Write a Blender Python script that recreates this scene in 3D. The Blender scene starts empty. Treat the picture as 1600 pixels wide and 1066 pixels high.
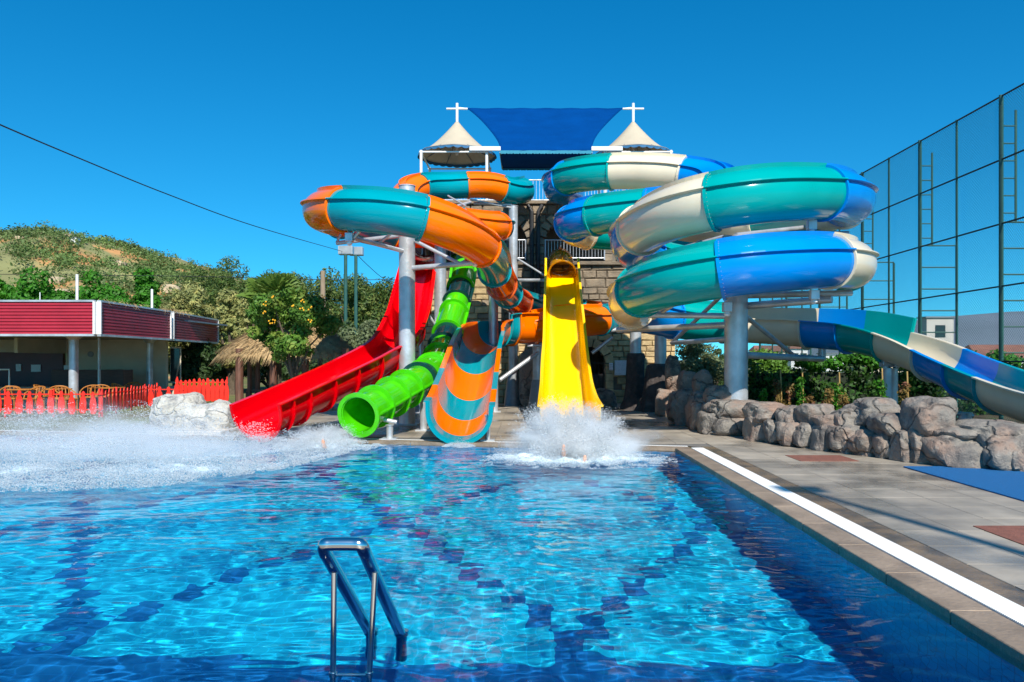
import bpy, math, random
import numpy as np
from mathutils import Vector, Matrix, noise
sc = bpy.context.scene
COL = sc.collection
R = math.radians
rng = np.random.default_rng(7)
random.seed(7)

# ------------------------------------------------------------ camera
CAMZ, F, VX, VY = 1.65, 1200.0, 822.0, 562.0
cam = bpy.data.cameras.new('camera'); co = bpy.data.objects.new('camera', cam); COL.objects.link(co); sc.camera = co
co.location = (0, 0, CAMZ); co.rotation_euler = (R(90), 0, 0)
cam.sensor_width = 36; cam.lens = 27; cam.shift_x = -22/1600; cam.shift_y = 29/1600
cam.clip_start = .05; cam.clip_end = 6000

# ------------------------------------------------------------ sky and sun
SUN_EL, SUN_AZ = 42.0, 13.0      # azimuth measured right of straight behind the camera
w = bpy.data.worlds.new("World"); sc.world = w; w.use_nodes = True
nt = w.node_tree
sky = nt.nodes.new('ShaderNodeTexSky'); sky.sky_type = 'NISHITA'; sky.sun_disc = False
sky.sun_elevation = R(SUN_EL); sky.sun_rotation = R(180-SUN_AZ)
sky.altitude = 300; sky.air_density = 1.0; sky.dust_density = 0.25; sky.ozone_density = 2.0
hs = nt.nodes.new('ShaderNodeHueSaturation'); hs.inputs['Saturation'].default_value = 1.45; hs.inputs['Hue'].default_value = .487
mx = nt.nodes.new('ShaderNodeMix'); mx.data_type = 'RGBA'; mx.blend_type = 'MULTIPLY'; mx.inputs[0].default_value = 1
mx.inputs[7].default_value = (.36, 1.06, 1.2, 1)
tcw = nt.nodes.new('ShaderNodeTexCoord'); spw = nt.nodes.new('ShaderNodeVectorMath'); spw.operation = 'ADD'; spw.inputs[1].default_value = (0, 0, .085)
nrw = nt.nodes.new('ShaderNodeVectorMath'); nrw.operation = 'NORMALIZE'
nt.links.new(tcw.outputs['Generated'], spw.inputs[0]); nt.links.new(spw.outputs[0], nrw.inputs[0]); nt.links.new(nrw.outputs[0], sky.inputs[0])
nt.links.new(sky.outputs[0], hs.inputs['Color']); nt.links.new(hs.outputs[0], mx.inputs[6])
nt.links.new(mx.outputs[2], nt.nodes['Background'].inputs[0])
nt.nodes['Background'].inputs[1].default_value = .104
L = bpy.data.lights.new('sun', 'SUN'); L.energy = 5.0; L.angle = R(.5); L.color = (1, .94, .84); L.cycles.is_caustics_light = True
lo = bpy.data.objects.new('sun', L); COL.objects.link(lo)
sd = Vector((math.sin(R(SUN_AZ))*math.cos(R(SUN_EL)), -math.cos(R(SUN_AZ))*math.cos(R(SUN_EL)), math.sin(R(SUN_EL))))
lo.rotation_euler = sd.to_track_quat('Z', 'Y').to_euler()
lo.location = (20, -20, 40)
sc.view_settings.view_transform = 'Standard'; sc.view_settings.look = 'None'; sc.view_settings.gamma = 1
sc.view_settings.exposure = 0.42
sc.cycles.use_denoising = True
sc.cycles.max_bounces = 8; sc.cycles.transparent_max_bounces = 24; sc.cycles.transmission_bounces = 8
sc.cycles.sample_clamp_indirect = 6; sc.cycles.volume_bounces = 3; sc.cycles.volume_step_rate = 2

# ------------------------------------------------------------ helpers
def P(px, py, Y):            # a point seen at photo pixel (px, py), Y metres away
    return Vector(((px-VX)/F*Y, Y, CAMZ-(py-VY)/F*Y))
def XY(px, Y): return (px-VX)/F*Y
def G(px, py, z=0.0):
    Y = (CAMZ-z)*F/(py-VY); return Vector((XY(px, Y), Y, z))

MATS = {}
def nd(nt, t, **k):
    n = nt.nodes.new(t)
    for a, b in k.items(): setattr(n, a, b)
    return n
def pm(name, col, rough=.5, var=.12, scale=4, bump=0, bscale=30, metal=0, coat=0, col2=None, c2lo=.5, c2hi=.65, c2scale=2,
       objvar=0, spec=.5, trans=0, stretch=None, detail=6, geo=False):
    if name in MATS: return MATS[name]
    m = bpy.data.materials.new(name); m.use_nodes = True; t = m.node_tree; b = t.nodes['Principled BSDF']
    tc = nd(t, 'ShaderNodeTexCoord'); src = tc.outputs['Object']
    if geo: src = nd(t, 'ShaderNodeNewGeometry').outputs['Position']
    if stretch:
        mp = nd(t, 'ShaderNodeMapping'); mp.inputs['Scale'].default_value = stretch; t.links.new(src, mp.inputs[0]); src = mp.outputs[0]
    n = nd(t, 'ShaderNodeTexNoise'); n.inputs['Scale'].default_value = scale; n.inputs['Detail'].default_value = detail
    t.links.new(src, n.inputs['Vector'])
    mr = nd(t, 'ShaderNodeMapRange'); mr.inputs[1].default_value = .3; mr.inputs[2].default_value = .7
    mr.inputs[3].default_value = 1-var; mr.inputs[4].default_value = 1+var
    t.links.new(n.outputs['Fac'], mr.inputs[0])
    fac = mr.outputs[0]
    if objvar:
        oi = nd(t, 'ShaderNodeObjectInfo'); mr2 = nd(t, 'ShaderNodeMapRange'); mr2.inputs[3].default_value = 1-objvar; mr2.inputs[4].default_value = 1+objvar
        t.links.new(oi.outputs['Random'], mr2.inputs[0]); mu = nd(t, 'ShaderNodeMath', operation='MULTIPLY')
        t.links.new(fac, mu.inputs[0]); t.links.new(mr2.outputs[0], mu.inputs[1]); fac = mu.outputs[0]
    base = nd(t, 'ShaderNodeRGB'); base.outputs[0].default_value = (*col, 1); cs = base.outputs[0]
    if col2:
        n2 = nd(t, 'ShaderNodeTexNoise'); n2.inputs['Scale'].default_value = c2scale; n2.inputs['Detail'].default_value = 8; t.links.new(src, n2.inputs['Vector'])
        r2 = nd(t, 'ShaderNodeMapRange'); r2.inputs[1].default_value = c2lo; r2.inputs[2].default_value = c2hi; t.links.new(n2.outputs['Fac'], r2.inputs[0])
        mm = nd(t, 'ShaderNodeMix', data_type='RGBA'); t.links.new(r2.outputs[0], mm.inputs[0]); t.links.new(cs, mm.inputs[6]); mm.inputs[7].default_value = (*col2, 1); cs = mm.outputs[2]
    hv = nd(t, 'ShaderNodeHueSaturation'); t.links.new(cs, hv.inputs['Color']); t.links.new(fac, hv.inputs['Value'])
    t.links.new(hv.outputs[0], b.inputs['Base Color'])
    b.inputs['Roughness'].default_value = rough; b.inputs['Metallic'].default_value = metal
    b.inputs['Specular IOR Level'].default_value = spec
    if coat: b.inputs['Coat Weight'].default_value = coat; b.inputs['Coat Roughness'].default_value = .06
    if bump:
        nb = nd(t, 'ShaderNodeTexNoise'); nb.inputs['Scale'].default_value = bscale; nb.inputs['Detail'].default_value = 8; t.links.new(src, nb.inputs['Vector'])
        bp = nd(t, 'ShaderNodeBump'); bp.inputs['Strength'].default_value = bump; bp.inputs['Distance'].default_value = .05
        t.links.new(nb.outputs['Fac'], bp.inputs['Height']); t.links.new(bp.outputs[0], b.inputs['Normal'])
    if trans:
        o = t.nodes['Material Output']; tr = nd(t, 'ShaderNodeBsdfTranslucent'); t.links.new(hv.outputs[0], tr.inputs[0])
        ms = nd(t, 'ShaderNodeMixShader'); ms.inputs[0].default_value = trans
        t.links.new(b.outputs[0], ms.inputs[1]); t.links.new(tr.outputs[0], ms.inputs[2]); t.links.new(ms.outputs[0], o.inputs[0])
    MATS[name] = m; return m
def thin(name, tint, amount, base, rough=.08):       # coloured see-through acrylic
    m = pm(name, base, rough, coat=.6); t = m.node_tree; o = t.nodes['Material Output']
    tr = nd(t, 'ShaderNodeBsdfTransparent'); tr.inputs[0].default_value = (*tint, 1)
    ms = nd(t, 'ShaderNodeMixShader'); ms.inputs[0].default_value = amount
    t.links.new(o.inputs[0].links[0].from_socket, ms.inputs[1]); t.links.new(tr.outputs[0], ms.inputs[2]); t.links.new(ms.outputs[0], o.inputs[0])
    return m

def mk(name, verts, faces, m=None, smooth=False):
    me = bpy.data.meshes.new(name)
    if isinstance(verts, np.ndarray):
        v = verts.astype(np.float32); f = np.asarray(faces, dtype=np.int32); k = f.shape[1]
        me.vertices.add(len(v)); me.vertices.foreach_set('co', v.ravel())
        me.loops.add(f.size); me.loops.foreach_set('vertex_index', f.ravel())
        me.polygons.add(len(f)); me.polygons.foreach_set('loop_start', np.arange(0, f.size, k, dtype=np.int32))
        me.update(calc_edges=True)
    else:
        me.from_pydata([tuple(v) for v in verts], [], [tuple(f) for f in faces]); me.update()
    if smooth: me.shade_smooth(); me.set_sharp_from_angle(angle=R(42))
    if m: me.materials.append(m)
    return me
def link(name, me, parent=None, loc=None):
    o = bpy.data.objects.new(name, me); COL.objects.link(o)
    if parent: o.parent = parent
    if loc is not None: o.location = loc
    return o
def tag(o, label=None, cat=None, group=None, kind=None):
    if label: o['label'] = label
    if cat: o['category'] = cat
    if group: o['group'] = group
    if kind: o['kind'] = kind
    return o
def thing(name, loc, label, cat, group=None, rz=0):
    o = bpy.data.objects.new(name, None); COL.objects.link(o); o.location = loc; o.rotation_euler = (0, 0, rz)
    o.empty_display_size = .3
    return tag(o, label, cat, group)
def root(o):
    while o.parent: o = o.parent
    return o
def part(name, geo, m, parent, smooth=False, kind=None, label=None):      # geo in world coordinates of an unrotated thing
    b = root(parent).location
    v, f = geo
    v = [Vector(p)-b for p in v] if not isinstance(v, np.ndarray) else v-np.array(b)
    o = link(name, mk(name, v, f, m, smooth), parent)
    if kind: o['kind'] = kind
    if label: o['label'] = label
    return o
def solo(name, geo, m, label=None, cat=None, kind=None, smooth=False, group=None, org=None):
    v, f = geo
    if org is None: org = (0, 0, 0)
    ov = Vector(org)
    v = [Vector(p)-ov for p in v] if not isinstance(v, np.ndarray) else v-np.array(ov)
    return tag(link(name, mk(name, v, f, m, smooth), None, ov), label, cat, group, kind)
def copy_tree(o, parent=None):
    c = o.copy(); COL.objects.link(c); c.parent = parent
    for ch in list(o.children): copy_tree(ch, c)
    return c
def join(*gs):
    V, Fc = [], []
    for v, f in gs:
        k = len(V); V += [Vector(p) for p in v]; Fc += [tuple(i+k for i in q) for q in f]
    return V, Fc
def box(a, b, ch=0):
    a = Vector(a); b = Vector(b)
    x0, y0, z0 = [min(a[i], b[i]) for i in range(3)]; x1, y1, z1 = [max(a[i], b[i]) for i in range(3)]
    if not ch:
        v = [(x0,y0,z0),(x1,y0,z0),(x1,y1,z0),(x0,y1,z0),(x0,y0,z1),(x1,y0,z1),(x1,y1,z1),(x0,y1,z1)]
        return [Vector(p) for p in v], [(0,3,2,1),(4,5,6,7),(0,1,5,4),(1,2,6,5),(2,3,7,6),(3,0,4,7)]
    import bmesh
    bm = bmesh.new(); bmesh.ops.create_cube(bm, size=1)
    for q in bm.verts: q.co = Vector(((x0+x1)/2+q.co.x*(x1-x0), (y0+y1)/2+q.co.y*(y1-y0), (z0+z1)/2+q.co.z*(z1-z0)))
    bmesh.ops.bevel(bm, geom=bm.edges[:], offset=ch, segments=1, affect='EDGES', profile=.5)
    V = [q.co.copy() for q in bm.verts]; Fc = [tuple(q.index for q in f.verts) for f in bm.faces]; bm.free(); return V, Fc
def tube(pts, r, n=10, caps=True):
    pts = [Vector(p) for p in pts]; k = len(pts)
    rs = r if isinstance(r, (list, tuple)) else [r]*k
    V, Fc = [], []; up = None
    for i, p in enumerate(pts):
        t = (pts[min(i+1, k-1)]-pts[max(i-1, 0)]).normalized()
        if up is None: up = Vector((0, 0, 1)) if abs(t.z) < .9 else Vector((1, 0, 0))
        s = t.cross(up).normalized(); up = s.cross(t).normalized()
        for j in range(n):
            a = 2*math.pi*j/n; V.append(p+(s*math.cos(a)+up*math.sin(a))*rs[i])
    for i in range(k-1):
        for j in range(n):
            a = i*n+j; b = i*n+(j+1) % n; Fc.append((a, b, b+n, a+n))
    if caps: Fc.append(tuple(range(n))[::-1]); Fc.append(tuple((k-1)*n+j for j in range(n)))
    return V, Fc
def cyl(c, r0, r1, z0, z1, n=24):
    return tube([(c[0], c[1], z0), (c[0], c[1], z1)], [r0, r1], n)
def prism(poly, d, M=None):    # 2-D outline in x,z extruded along y by d
    n = len(poly); V = [Vector((x, -d/2, z)) for x, z in poly]+[Vector((x, d/2, z)) for x, z in poly]
    Fc = [tuple(range(n)), tuple(range(2*n-1, n-1, -1))]+[(i, n+i, n+(i+1) % n, (i+1) % n) for i in range(n)]
    if M: V = [M @ v for v in V]
    return V, Fc
def spline(cp, t):             # Catmull-Rom through tuples
    n = len(cp)-1; t = min(max(t, 0), n); i = min(int(t), n-1); u = t-i
    g = lambda k: np.array(cp[min(max(k, 0), n)], float)
    p0, p1, p2, p3 = g(i-1), g(i), g(i+1), g(i+2)
    if i == 0: p0 = 2*p1-p2
    if i == n-1: p3 = 2*p2-p1
    return .5*((2*p1)+(-p0+p2)*u+(2*p0-5*p1+4*p2-p3)*u*u+(-p0+3*p1-3*p2+p3)*u**3)

# ------------------------------------------------------------ materials
galv = pm('galvanised_steel', (.50, .52, .54), .36, .25, 2.5, .15, 14, metal=.45)
galvd = pm('dull_grey_steel', (.22, .24, .26), .5, .15, 6, metal=.5)
whitem = pm('white_painted_steel', (.75, .76, .76), .35, .05)
rib = dict(rough=.13, var=.07, scale=.9, coat=.0, spec=.30)
ORANGE = pm('orange_fibreglass', (.95, .165, .0), **rib)
ORRED = ORANGE
TEAL = pm('teal_fibreglass', (.0, .27, .33), **rib)
GTEAL = pm('green_teal_fibreglass', (.0, .31, .30), **rib)
BLUE = pm('bright_blue_fibreglass', (.0, .22, .66), **rib)
CREAM = pm('cream_fibreglass', (.72, .63, .47), **rib)
YELL = pm('yellow_fibreglass', (.98, .60, .0), **rib)
RED = pm('red_fibreglass', (.72, .0, .004), **rib)
GREEN = pm('green_acrylic', (.10, .75, .005), .12, .05, 1.3, coat=.6, trans=.35)
GREENC = thin('clear_green_acrylic', (.15, .8, .05), .28, (.09, .68, .005))
DTEAL = thin('dark_clear_acrylic', (.2, .45, .45), .45, (.008, .06, .07))
AMBER = thin('amber_clear_acrylic', (.95, .62, .1), .45, (.65, .33, .01))
DRED = thin('clear_red_acrylic', (.6, .02, .03), .35, (.35, .003, .01))
OTR = thin('clear_orange_acrylic', (.95, .35, .1), .25, (.75, .13, .01))

# ------------------------------------------------------------ ground, hills, pool, deck
PR = 2.8                                     # right edge of the pool
def far_edge(x): return 14.35-(x-PR)*.215    # the far edge runs slightly askew
NE = 3.55                                    # near edge
XL = -17.0
def ring_sheet(z, x0, x1, y0, y1, hx0, hx1, hy0):
    v = [(x0,y0,z),(x1,y0,z),(x1,y1,z),(x0,y1,z),(hx0,hy0,z),(hx1,hy0,z),(hx1,far_edge(hx1),z),(hx0,far_edge(hx0),z)]
    return v, [(0,1,5,4),(1,2,6,5),(2,3,7,6),(3,0,4,7)]
earth = pm('dry_earth_and_grass', (.15, .13, .05), .95, .3, .4, .6, 8, col2=(.10, .13, .025), c2lo=.42, c2hi=.6, c2scale=.25, geo=True)
solo('ground', ring_sheet(-.03, -2500, 2500, -300, 4000, XL, PR, NE), earth, kind='structure')

deckm = pm('grey_stone_tile', (.34, .295, .235), .42, .14, 3, .1, 25, objvar=.10, col2=(.25, .22, .18), c2lo=.42, c2hi=.60, c2scale=.9, geo=True)
_t = deckm.node_tree; _n = nd(_t, 'ShaderNodeTexNoise'); _n.inputs['Scale'].default_value = .45; _n.inputs['Detail'].default_value = 7
_g = nd(_t, 'ShaderNodeNewGeometry'); _t.links.new(_g.outputs['Position'], _n.inputs[0]); _r = nd(_t, 'ShaderNodeMapRange'); _r.inputs[1].default_value = .48; _r.inputs[2].default_value = .58; _r.inputs[3].default_value = .5; _r.inputs[4].default_value = .2
_t.links.new(_n.outputs[0], _r.inputs[0]); _t.links.new(_r.outputs[0], _t.nodes['Principled BSDF'].inputs['Roughness'])
_m = nd(_t, 'ShaderNodeMapRange'); _m.inputs[1].default_value = .50; _m.inputs[2].default_value = .60; _m.inputs[3].default_value = 1; _m.inputs[4].default_value = .72; _t.links.new(_n.outputs[0], _m.inputs[0])
_b = _t.nodes['Principled BSDF'].inputs['Base Color'].links[0].from_socket; _x = nd(_t, 'ShaderNodeVectorMath', operation='SCALE'); _t.links.new(_b, _x.inputs[0]); _t.links.new(_m.outputs[0], _x.inputs['Scale']); _t.links.new(_x.outputs[0], _t.nodes['Principled BSDF'].inputs['Base Color'])
groutm = pm('dark_grout', (.15, .14, .125), .8, .15, 6)
dk = [(-9.5, far_edge(-9.5)+.42, -.012), (PR+.3, far_edge(PR)+.40, -.012), (PR+.62, 14.3, -.012), (PR+.62, 3.2, -.012), (9.5, 3.2, -.012), (9.5, 29.2, -.012), (-9.5, 29.2, -.012)]
deck = solo('deck', ([Vector(p) for p in dk], [(0, 1, 5, 6), (1, 2, 3, 4, 5)]), groutm, kind='structure')
solo('near_deck', ([Vector(p) for p in ((-22,-14,-.012),(12,-14,-.012),(12,3.19,-.012),(-22,3.19,-.012))], [(0,1,2,3)]), deckm, kind='structure')
unit_tile = mk('tile', *box((-.297, -.297, -.02), (.297, .297, .0), .004), deckm)
tiles = []
ix = 0
for j in range(0, 46):
    for i in range(-22, 11):
        x = PR+.76+.3+i*.6; y = 2.3+j*.6
        if x > 9.2 or y > 29: continue
        if y-.3 < far_edge(x)+.44+.1*(x < 3.4) and x < PR+1.0: continue
        tiles.append((x, y))
def inframe(x, y): px = VX+F*x/y; py = VY+F*CAMZ/y; return -20 < px < 1630 and py < 1090
inlays = [(4.45, 12.45, 5.4, 13.2), (4.42, 6.75, 5.7, 7.6)]
vis = [t for t in tiles if inframe(*t)]
rest_t = [t for t in tiles if not inframe(*t)]
vis.sort(key=lambda t: t[1])
for x, y in vis[:300]:
    o = link('tile', unit_tile, deck, (x, y, random.uniform(-.0015, .0015)))
V, Fc = [], []
tv, tf = box((-.297, -.297, -.02), (.297, .297, .0))
for x, y in vis[300:]+rest_t:
    k = len(V); V += [p+Vector((x, y, random.uniform(-.001, .001))) for p in tv]; Fc += [tuple(i+k for i in q) for q in tf]
o = link('tile', mk('tile', V, Fc, deckm), deck); o['kind'] = 'stuff'

inl = pm('red_brown_rubber', (.20, .075, .05), .85, .2, 8, .4, 60)
for k, (a, b, c, d) in enumerate(inlays):
    solo('paving_inlay', box((a, b, -.005), (c, d, .008), .003), inl, ['red brown paving inlay in the grey deck near the rocks', 'red brown paving inlay in the grey deck at the right edge of the photo'][k], 'paving inlay', group='red brown inlays in the deck', org=(a, b, 0))
solo('blue_mat', box((5.77, 6.5, .002), (8.9, 11.75, .02), .004), pm('blue_turf', (.0, .15, .42), .9, .18, 60, .8, 160), 'bright blue synthetic mat lying on the deck below the rocks', 'mat', org=(5.77, 6.5, 0))

# coping and drain grate
copm = pm('brown_travertine', (.27, .20, .14), .5, .22, 2.5, .25, 22, objvar=.1, col2=(.16, .115, .08), c2lo=.5, c2hi=.7, c2scale=1.3)
cop = thing('pool_coping', (PR, 14, 0), 'brown stone coping slabs round the rim of the swimming pool', 'coping')
y = NE-.3
while y < 14.3:
    y1 = min(y+.9, 14.35)
    part('slab', box((PR-.01, y+.003, -.16), (PR+.27, y1-.003, .0), .006), copm, cop); y = y1
x = PR+.27
while x > XL:
    x1 = x-.9
    a = [(x-.004, far_edge(x)-.01), (x1+.004, far_edge(x1)-.01), (x1+.004, far_edge(x1)+.27), (x-.004, far_edge(x)+.27)]
    v = [Vector((p[0], p[1], zz)) for zz in (-.16, 0) for p in a]
    part('slab', (v, [(0,1,2,3),(7,6,5,4),(0,4,5,1),(1,5,6,2),(2,6,7,3),(3,7,4,0)]), copm, cop); x = x1
part('slab', box((XL, NE-.35, -.16), (PR+.27, NE+.01, .0), .006), copm, cop)
wet = pm('wet_stained_stone', (.20, .135, .075), .22, .3, 3, .2, 30, col2=(.10, .075, .05), c2lo=.45, c2hi=.6, c2scale=2.5)
part('gutter_edge', box((PR+.52, NE, -.1), (PR+.758, 14.6, -.004), .004), wet, cop)
gr = thing('drain_grate', (PR+.28, NE, 0), 'long white plastic slatted overflow grate along the right rim of the pool', 'drain grate')
whp = pm('white_plastic', (.80, .80, .78), .4, .05, 5)
n = 24; V = []; Fc = []
for k in range(n):
    g = box((.005, k*.45/n, -.02), (.225, k*.45/n+.0125, .006)); kk = len(V); V += g[0]; Fc += [tuple(i+kk for i in q) for q in g[1]]
for xx in (.04, .11, .18):
    g = box((xx, .0, -.03), (xx+.012, .447, -.004)); kk = len(V); V += g[0]; Fc += [tuple(i+kk for i in q) for q in g[1]]
gm = mk('grate_panel', V, Fc, whp)
k = 0
while NE+k*.45 < 14.2:
    o = link('grate_panel', gm, gr, (0, k*.45, 0)); o['kind'] = 'stuff'; k += 1
part('channel', box((PR+.272, NE, -.12), (PR+.518, 14.5, -.05)), groutm, gr)
xq = PR+.27; g2 = []
V = []; Fc = []
while xq > XL:
    yy = far_edge(xq)+.29; g = box((xq-.022, yy, -.02), (xq, yy+.1, .004)); kk = len(V); V += g[0]; Fc += [tuple(i+kk for i in q) for q in g[1]]; xq -= .03
part('far_grate', (V, Fc), whp, gr, kind='stuff')

# pool basin
DEPTH = -1.4
def pool_floor_mat():
    m = bpy.data.materials.new('pool_mosaic_floor'); m.use_nodes = True; t = m.node_tree; b = t.nodes['Principled BSDF']
    g = nd(t, 'ShaderNodeNewGeometry'); sp = nd(t, 'ShaderNodeSeparateXYZ')
    def M(op, a, b=None, c=None):
        q = nd(t, 'ShaderNodeMath', operation=op)
        for i, v in enumerate((a, b, c)):
            if v is None: continue
            if isinstance(v, (int, float)): q.inputs[i].default_value = v
            else: t.links.new(v, q.inputs[i])
        return q.outputs[0]
    t.links.new(g.outputs['Position'], sp.inputs[0])
    S = .24
    xs = M('MULTIPLY', M('ADD', M('FLOOR', M('DIVIDE', sp.outputs[0], S)), .5), S); ys = M('MULTIPLY', M('ADD', M('FLOOR', M('DIVIDE', sp.outputs[1], S)), .5), S)
    u = M('DIVIDE', M('SUBTRACT', xs, .4), 4.2); v = M('DIVIDE', M('SUBTRACT', ys, 6.4), 7.6)
    d1 = M('ABSOLUTE', M('SUBTRACT', M('FRACT', M('ADD', M('ADD', u, v), 100.5)), .5))
    d2 = M('ABSOLUTE', M('SUBTRACT', M('FRACT', M('ADD', M('SUBTRACT', u, v), 100.5)), .5))
    dm = M('LESS_THAN', M('MINIMUM', d1, d2), .028)
    br = M('GREATER_THAN', sp.outputs[0], PR-.35); shade_border = M('LESS_THAN', sp.outputs[1], NE+2.5)  # near border of dark tile, widened to paint in the near wall's shade
    dark = M('MAXIMUM', M('MAXIMUM', dm, br), shade_border)
    bk = nd(t, 'ShaderNodeTexBrick'); bk.offset = 0; bk.inputs['Scale'].default_value = 1; bk.inputs['Brick Width'].default_value = .1; bk.inputs['Row Height'].default_value = .1
    bk.inputs['Mortar Size'].default_value = .005; bk.inputs['Color1'].default_value = (1, 1, 1, 1); bk.inputs['Color2'].default_value = (.84, .84, .84, 1); bk.inputs['Mortar'].default_value = (1.2, 1.2, 1.2, 1)
    t.links.new(g.outputs['Position'], bk.inputs['Vector'])
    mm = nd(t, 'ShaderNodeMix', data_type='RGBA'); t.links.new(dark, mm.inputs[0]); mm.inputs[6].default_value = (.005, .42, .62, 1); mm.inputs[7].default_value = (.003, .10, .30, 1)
    m2 = nd(t, 'ShaderNodeMix', data_type='RGBA', blend_type='MULTIPLY'); m2.inputs[0].default_value = 1; t.links.new(mm.outputs[2], m2.inputs[6]); t.links.new(bk.outputs[0], m2.inputs[7])
    t.links.new(m2.outputs[2], b.inputs['Base Color']); b.inputs['Roughness'].default_value = .4; return m
def wall_mat():
    m = bpy.data.materials.new('pool_mosaic_wall'); m.use_nodes = True; t = m.node_tree; b = t.nodes['Principled BSDF']
    g = nd(t, 'ShaderNodeNewGeometry'); sp = nd(t, 'ShaderNodeSeparateXYZ'); t.links.new(g.outputs['Position'], sp.inputs[0])
    ad = nd(t, 'ShaderNodeMath', operation='ADD'); t.links.new(sp.outputs[0], ad.inputs[0]); t.links.new(sp.outputs[1], ad.inputs[1])
    cb = nd(t, 'ShaderNodeCombineXYZ'); t.links.new(ad.outputs[0], cb.inputs[0]); t.links.new(sp.outputs[2], cb.inputs[1])
    bk = nd(t, 'ShaderNodeTexBrick'); bk.offset = 0; bk.inputs['Scale'].default_value = 1; bk.inputs['Brick Width'].default_value = .12; bk.inputs['Row Height'].default_value = .12
    bk.inputs['Mortar Size'].default_value = .006; bk.inputs['Color1'].default_value = (.008, .30, .58, 1); bk.inputs['Color2'].default_value = (.006, .23, .50, 1); bk.inputs['Mortar'].default_value = (.03, .16, .36, 1)
    t.links.new(cb.outputs[0], bk.inputs['Vector']); t.links.new(bk.outputs[0], b.inputs['Base Color']); b.inputs['Roughness'].default_value = .35; return m
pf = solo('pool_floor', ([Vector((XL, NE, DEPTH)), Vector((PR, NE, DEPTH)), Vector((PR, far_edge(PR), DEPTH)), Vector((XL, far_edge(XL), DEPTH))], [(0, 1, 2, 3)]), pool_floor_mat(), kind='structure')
c4 = [(XL, NE), (PR, NE), (PR, far_edge(PR)), (XL, far_edge(XL))]
V = [Vector((x, y, z)) for z in (DEPTH, -.03) for x, y in c4]
pw = solo('pool_walls', (V, [(0, 4, 5, 1), (1, 5, 6, 2), (2, 6, 7, 3), (3, 7, 4, 0)]), wall_mat(), kind='structure')
pf.cycles.is_caustics_receiver = True; pw.cycles.is_caustics_receiver = True
# water with real ripples
WZ = -.055
nx, ny = 520, 560
uu = np.linspace(0, 1, nx); tt = np.linspace(0, 1, ny)
def vnoise(x, y, seed):       # smooth gradient noise, vectorised
    r_ = np.random.default_rng(seed); g = r_.uniform(0, 2*np.pi, (256, 256))
    xi = np.floor(x).astype(int); yi = np.floor(y).astype(int); xf = x-xi; yf = y-yi
    def gr_(a, b, dx, dy): an = g[a & 255, b & 255]; return np.cos(an)*dx+np.sin(an)*dy
    s = xf*xf*xf*(xf*(xf*6-15)+10); q = yf*yf*yf*(yf*(yf*6-15)+10)
    return ((gr_(xi, yi, xf, yf)*(1-s)+gr_(xi+1, yi, xf-1, yf)*s)*(1-q)+(gr_(xi, yi+1, xf, yf-1)*(1-s)+gr_(xi+1, yi+1, xf-1, yf-1)*s)*q)
YY = (NE+.005)*((18.6)/(NE))**tt
X_, Y_ = np.meshgrid(XL+(PR-XL)*(1-(1-uu)**1.35), YY)
fe = 14.35-(X_-PR)*.215
Y_ = NE+(Y_-NE)*(fe-NE)/(18.6-NE)
def wheight(x, y):
    wx = x+.35*vnoise(x*.7, y*.7, 21); wy = y+.35*vnoise(x*.7+9, y*.7, 22)
    h = .013*vnoise(wx*.45, wy*.6, 1)+.010*vnoise(wx*1.2, wy*1.9, 2)+.0068*vnoise(wx*3.0+3, wy*4.6, 3)+.0038*vnoise(wx*6.6, wy*9.0, 4)
    near = np.exp(-((x-.8)**2/6+(y-12.8)**2/5)); left = np.exp(-((y-11.5)**2/8))*(x < -2)
    return h*(1+.9*near+.8*left)
Z_ = WZ+wheight(X_, Y_)
Z_ -= (Z_.mean()-WZ)
ii = np.arange(ny-1)[:, None]*nx+np.arange(nx-1)[None, :]
Fq = np.stack([ii, ii+1, ii+nx+1, ii+nx], -1).reshape(-1, 4)
wm = bpy.data.materials.new('pool_water'); wm.use_nodes = True; t = wm.node_tree; b = t.nodes['Principled BSDF']
b.inputs['Transmission Weight'].default_value = 1; b.inputs['Roughness'].default_value = 0; b.inputs['IOR'].default_value = 1.17
b.inputs['Base Color'].default_value = (.86, .97, 1, 1)
wob = solo('pool_water', (np.stack([X_, Y_, Z_], -1).reshape(-1, 3), Fq), wm, kind='structure', smooth=True)
wob.cycles.is_caustics_caster = True

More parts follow.
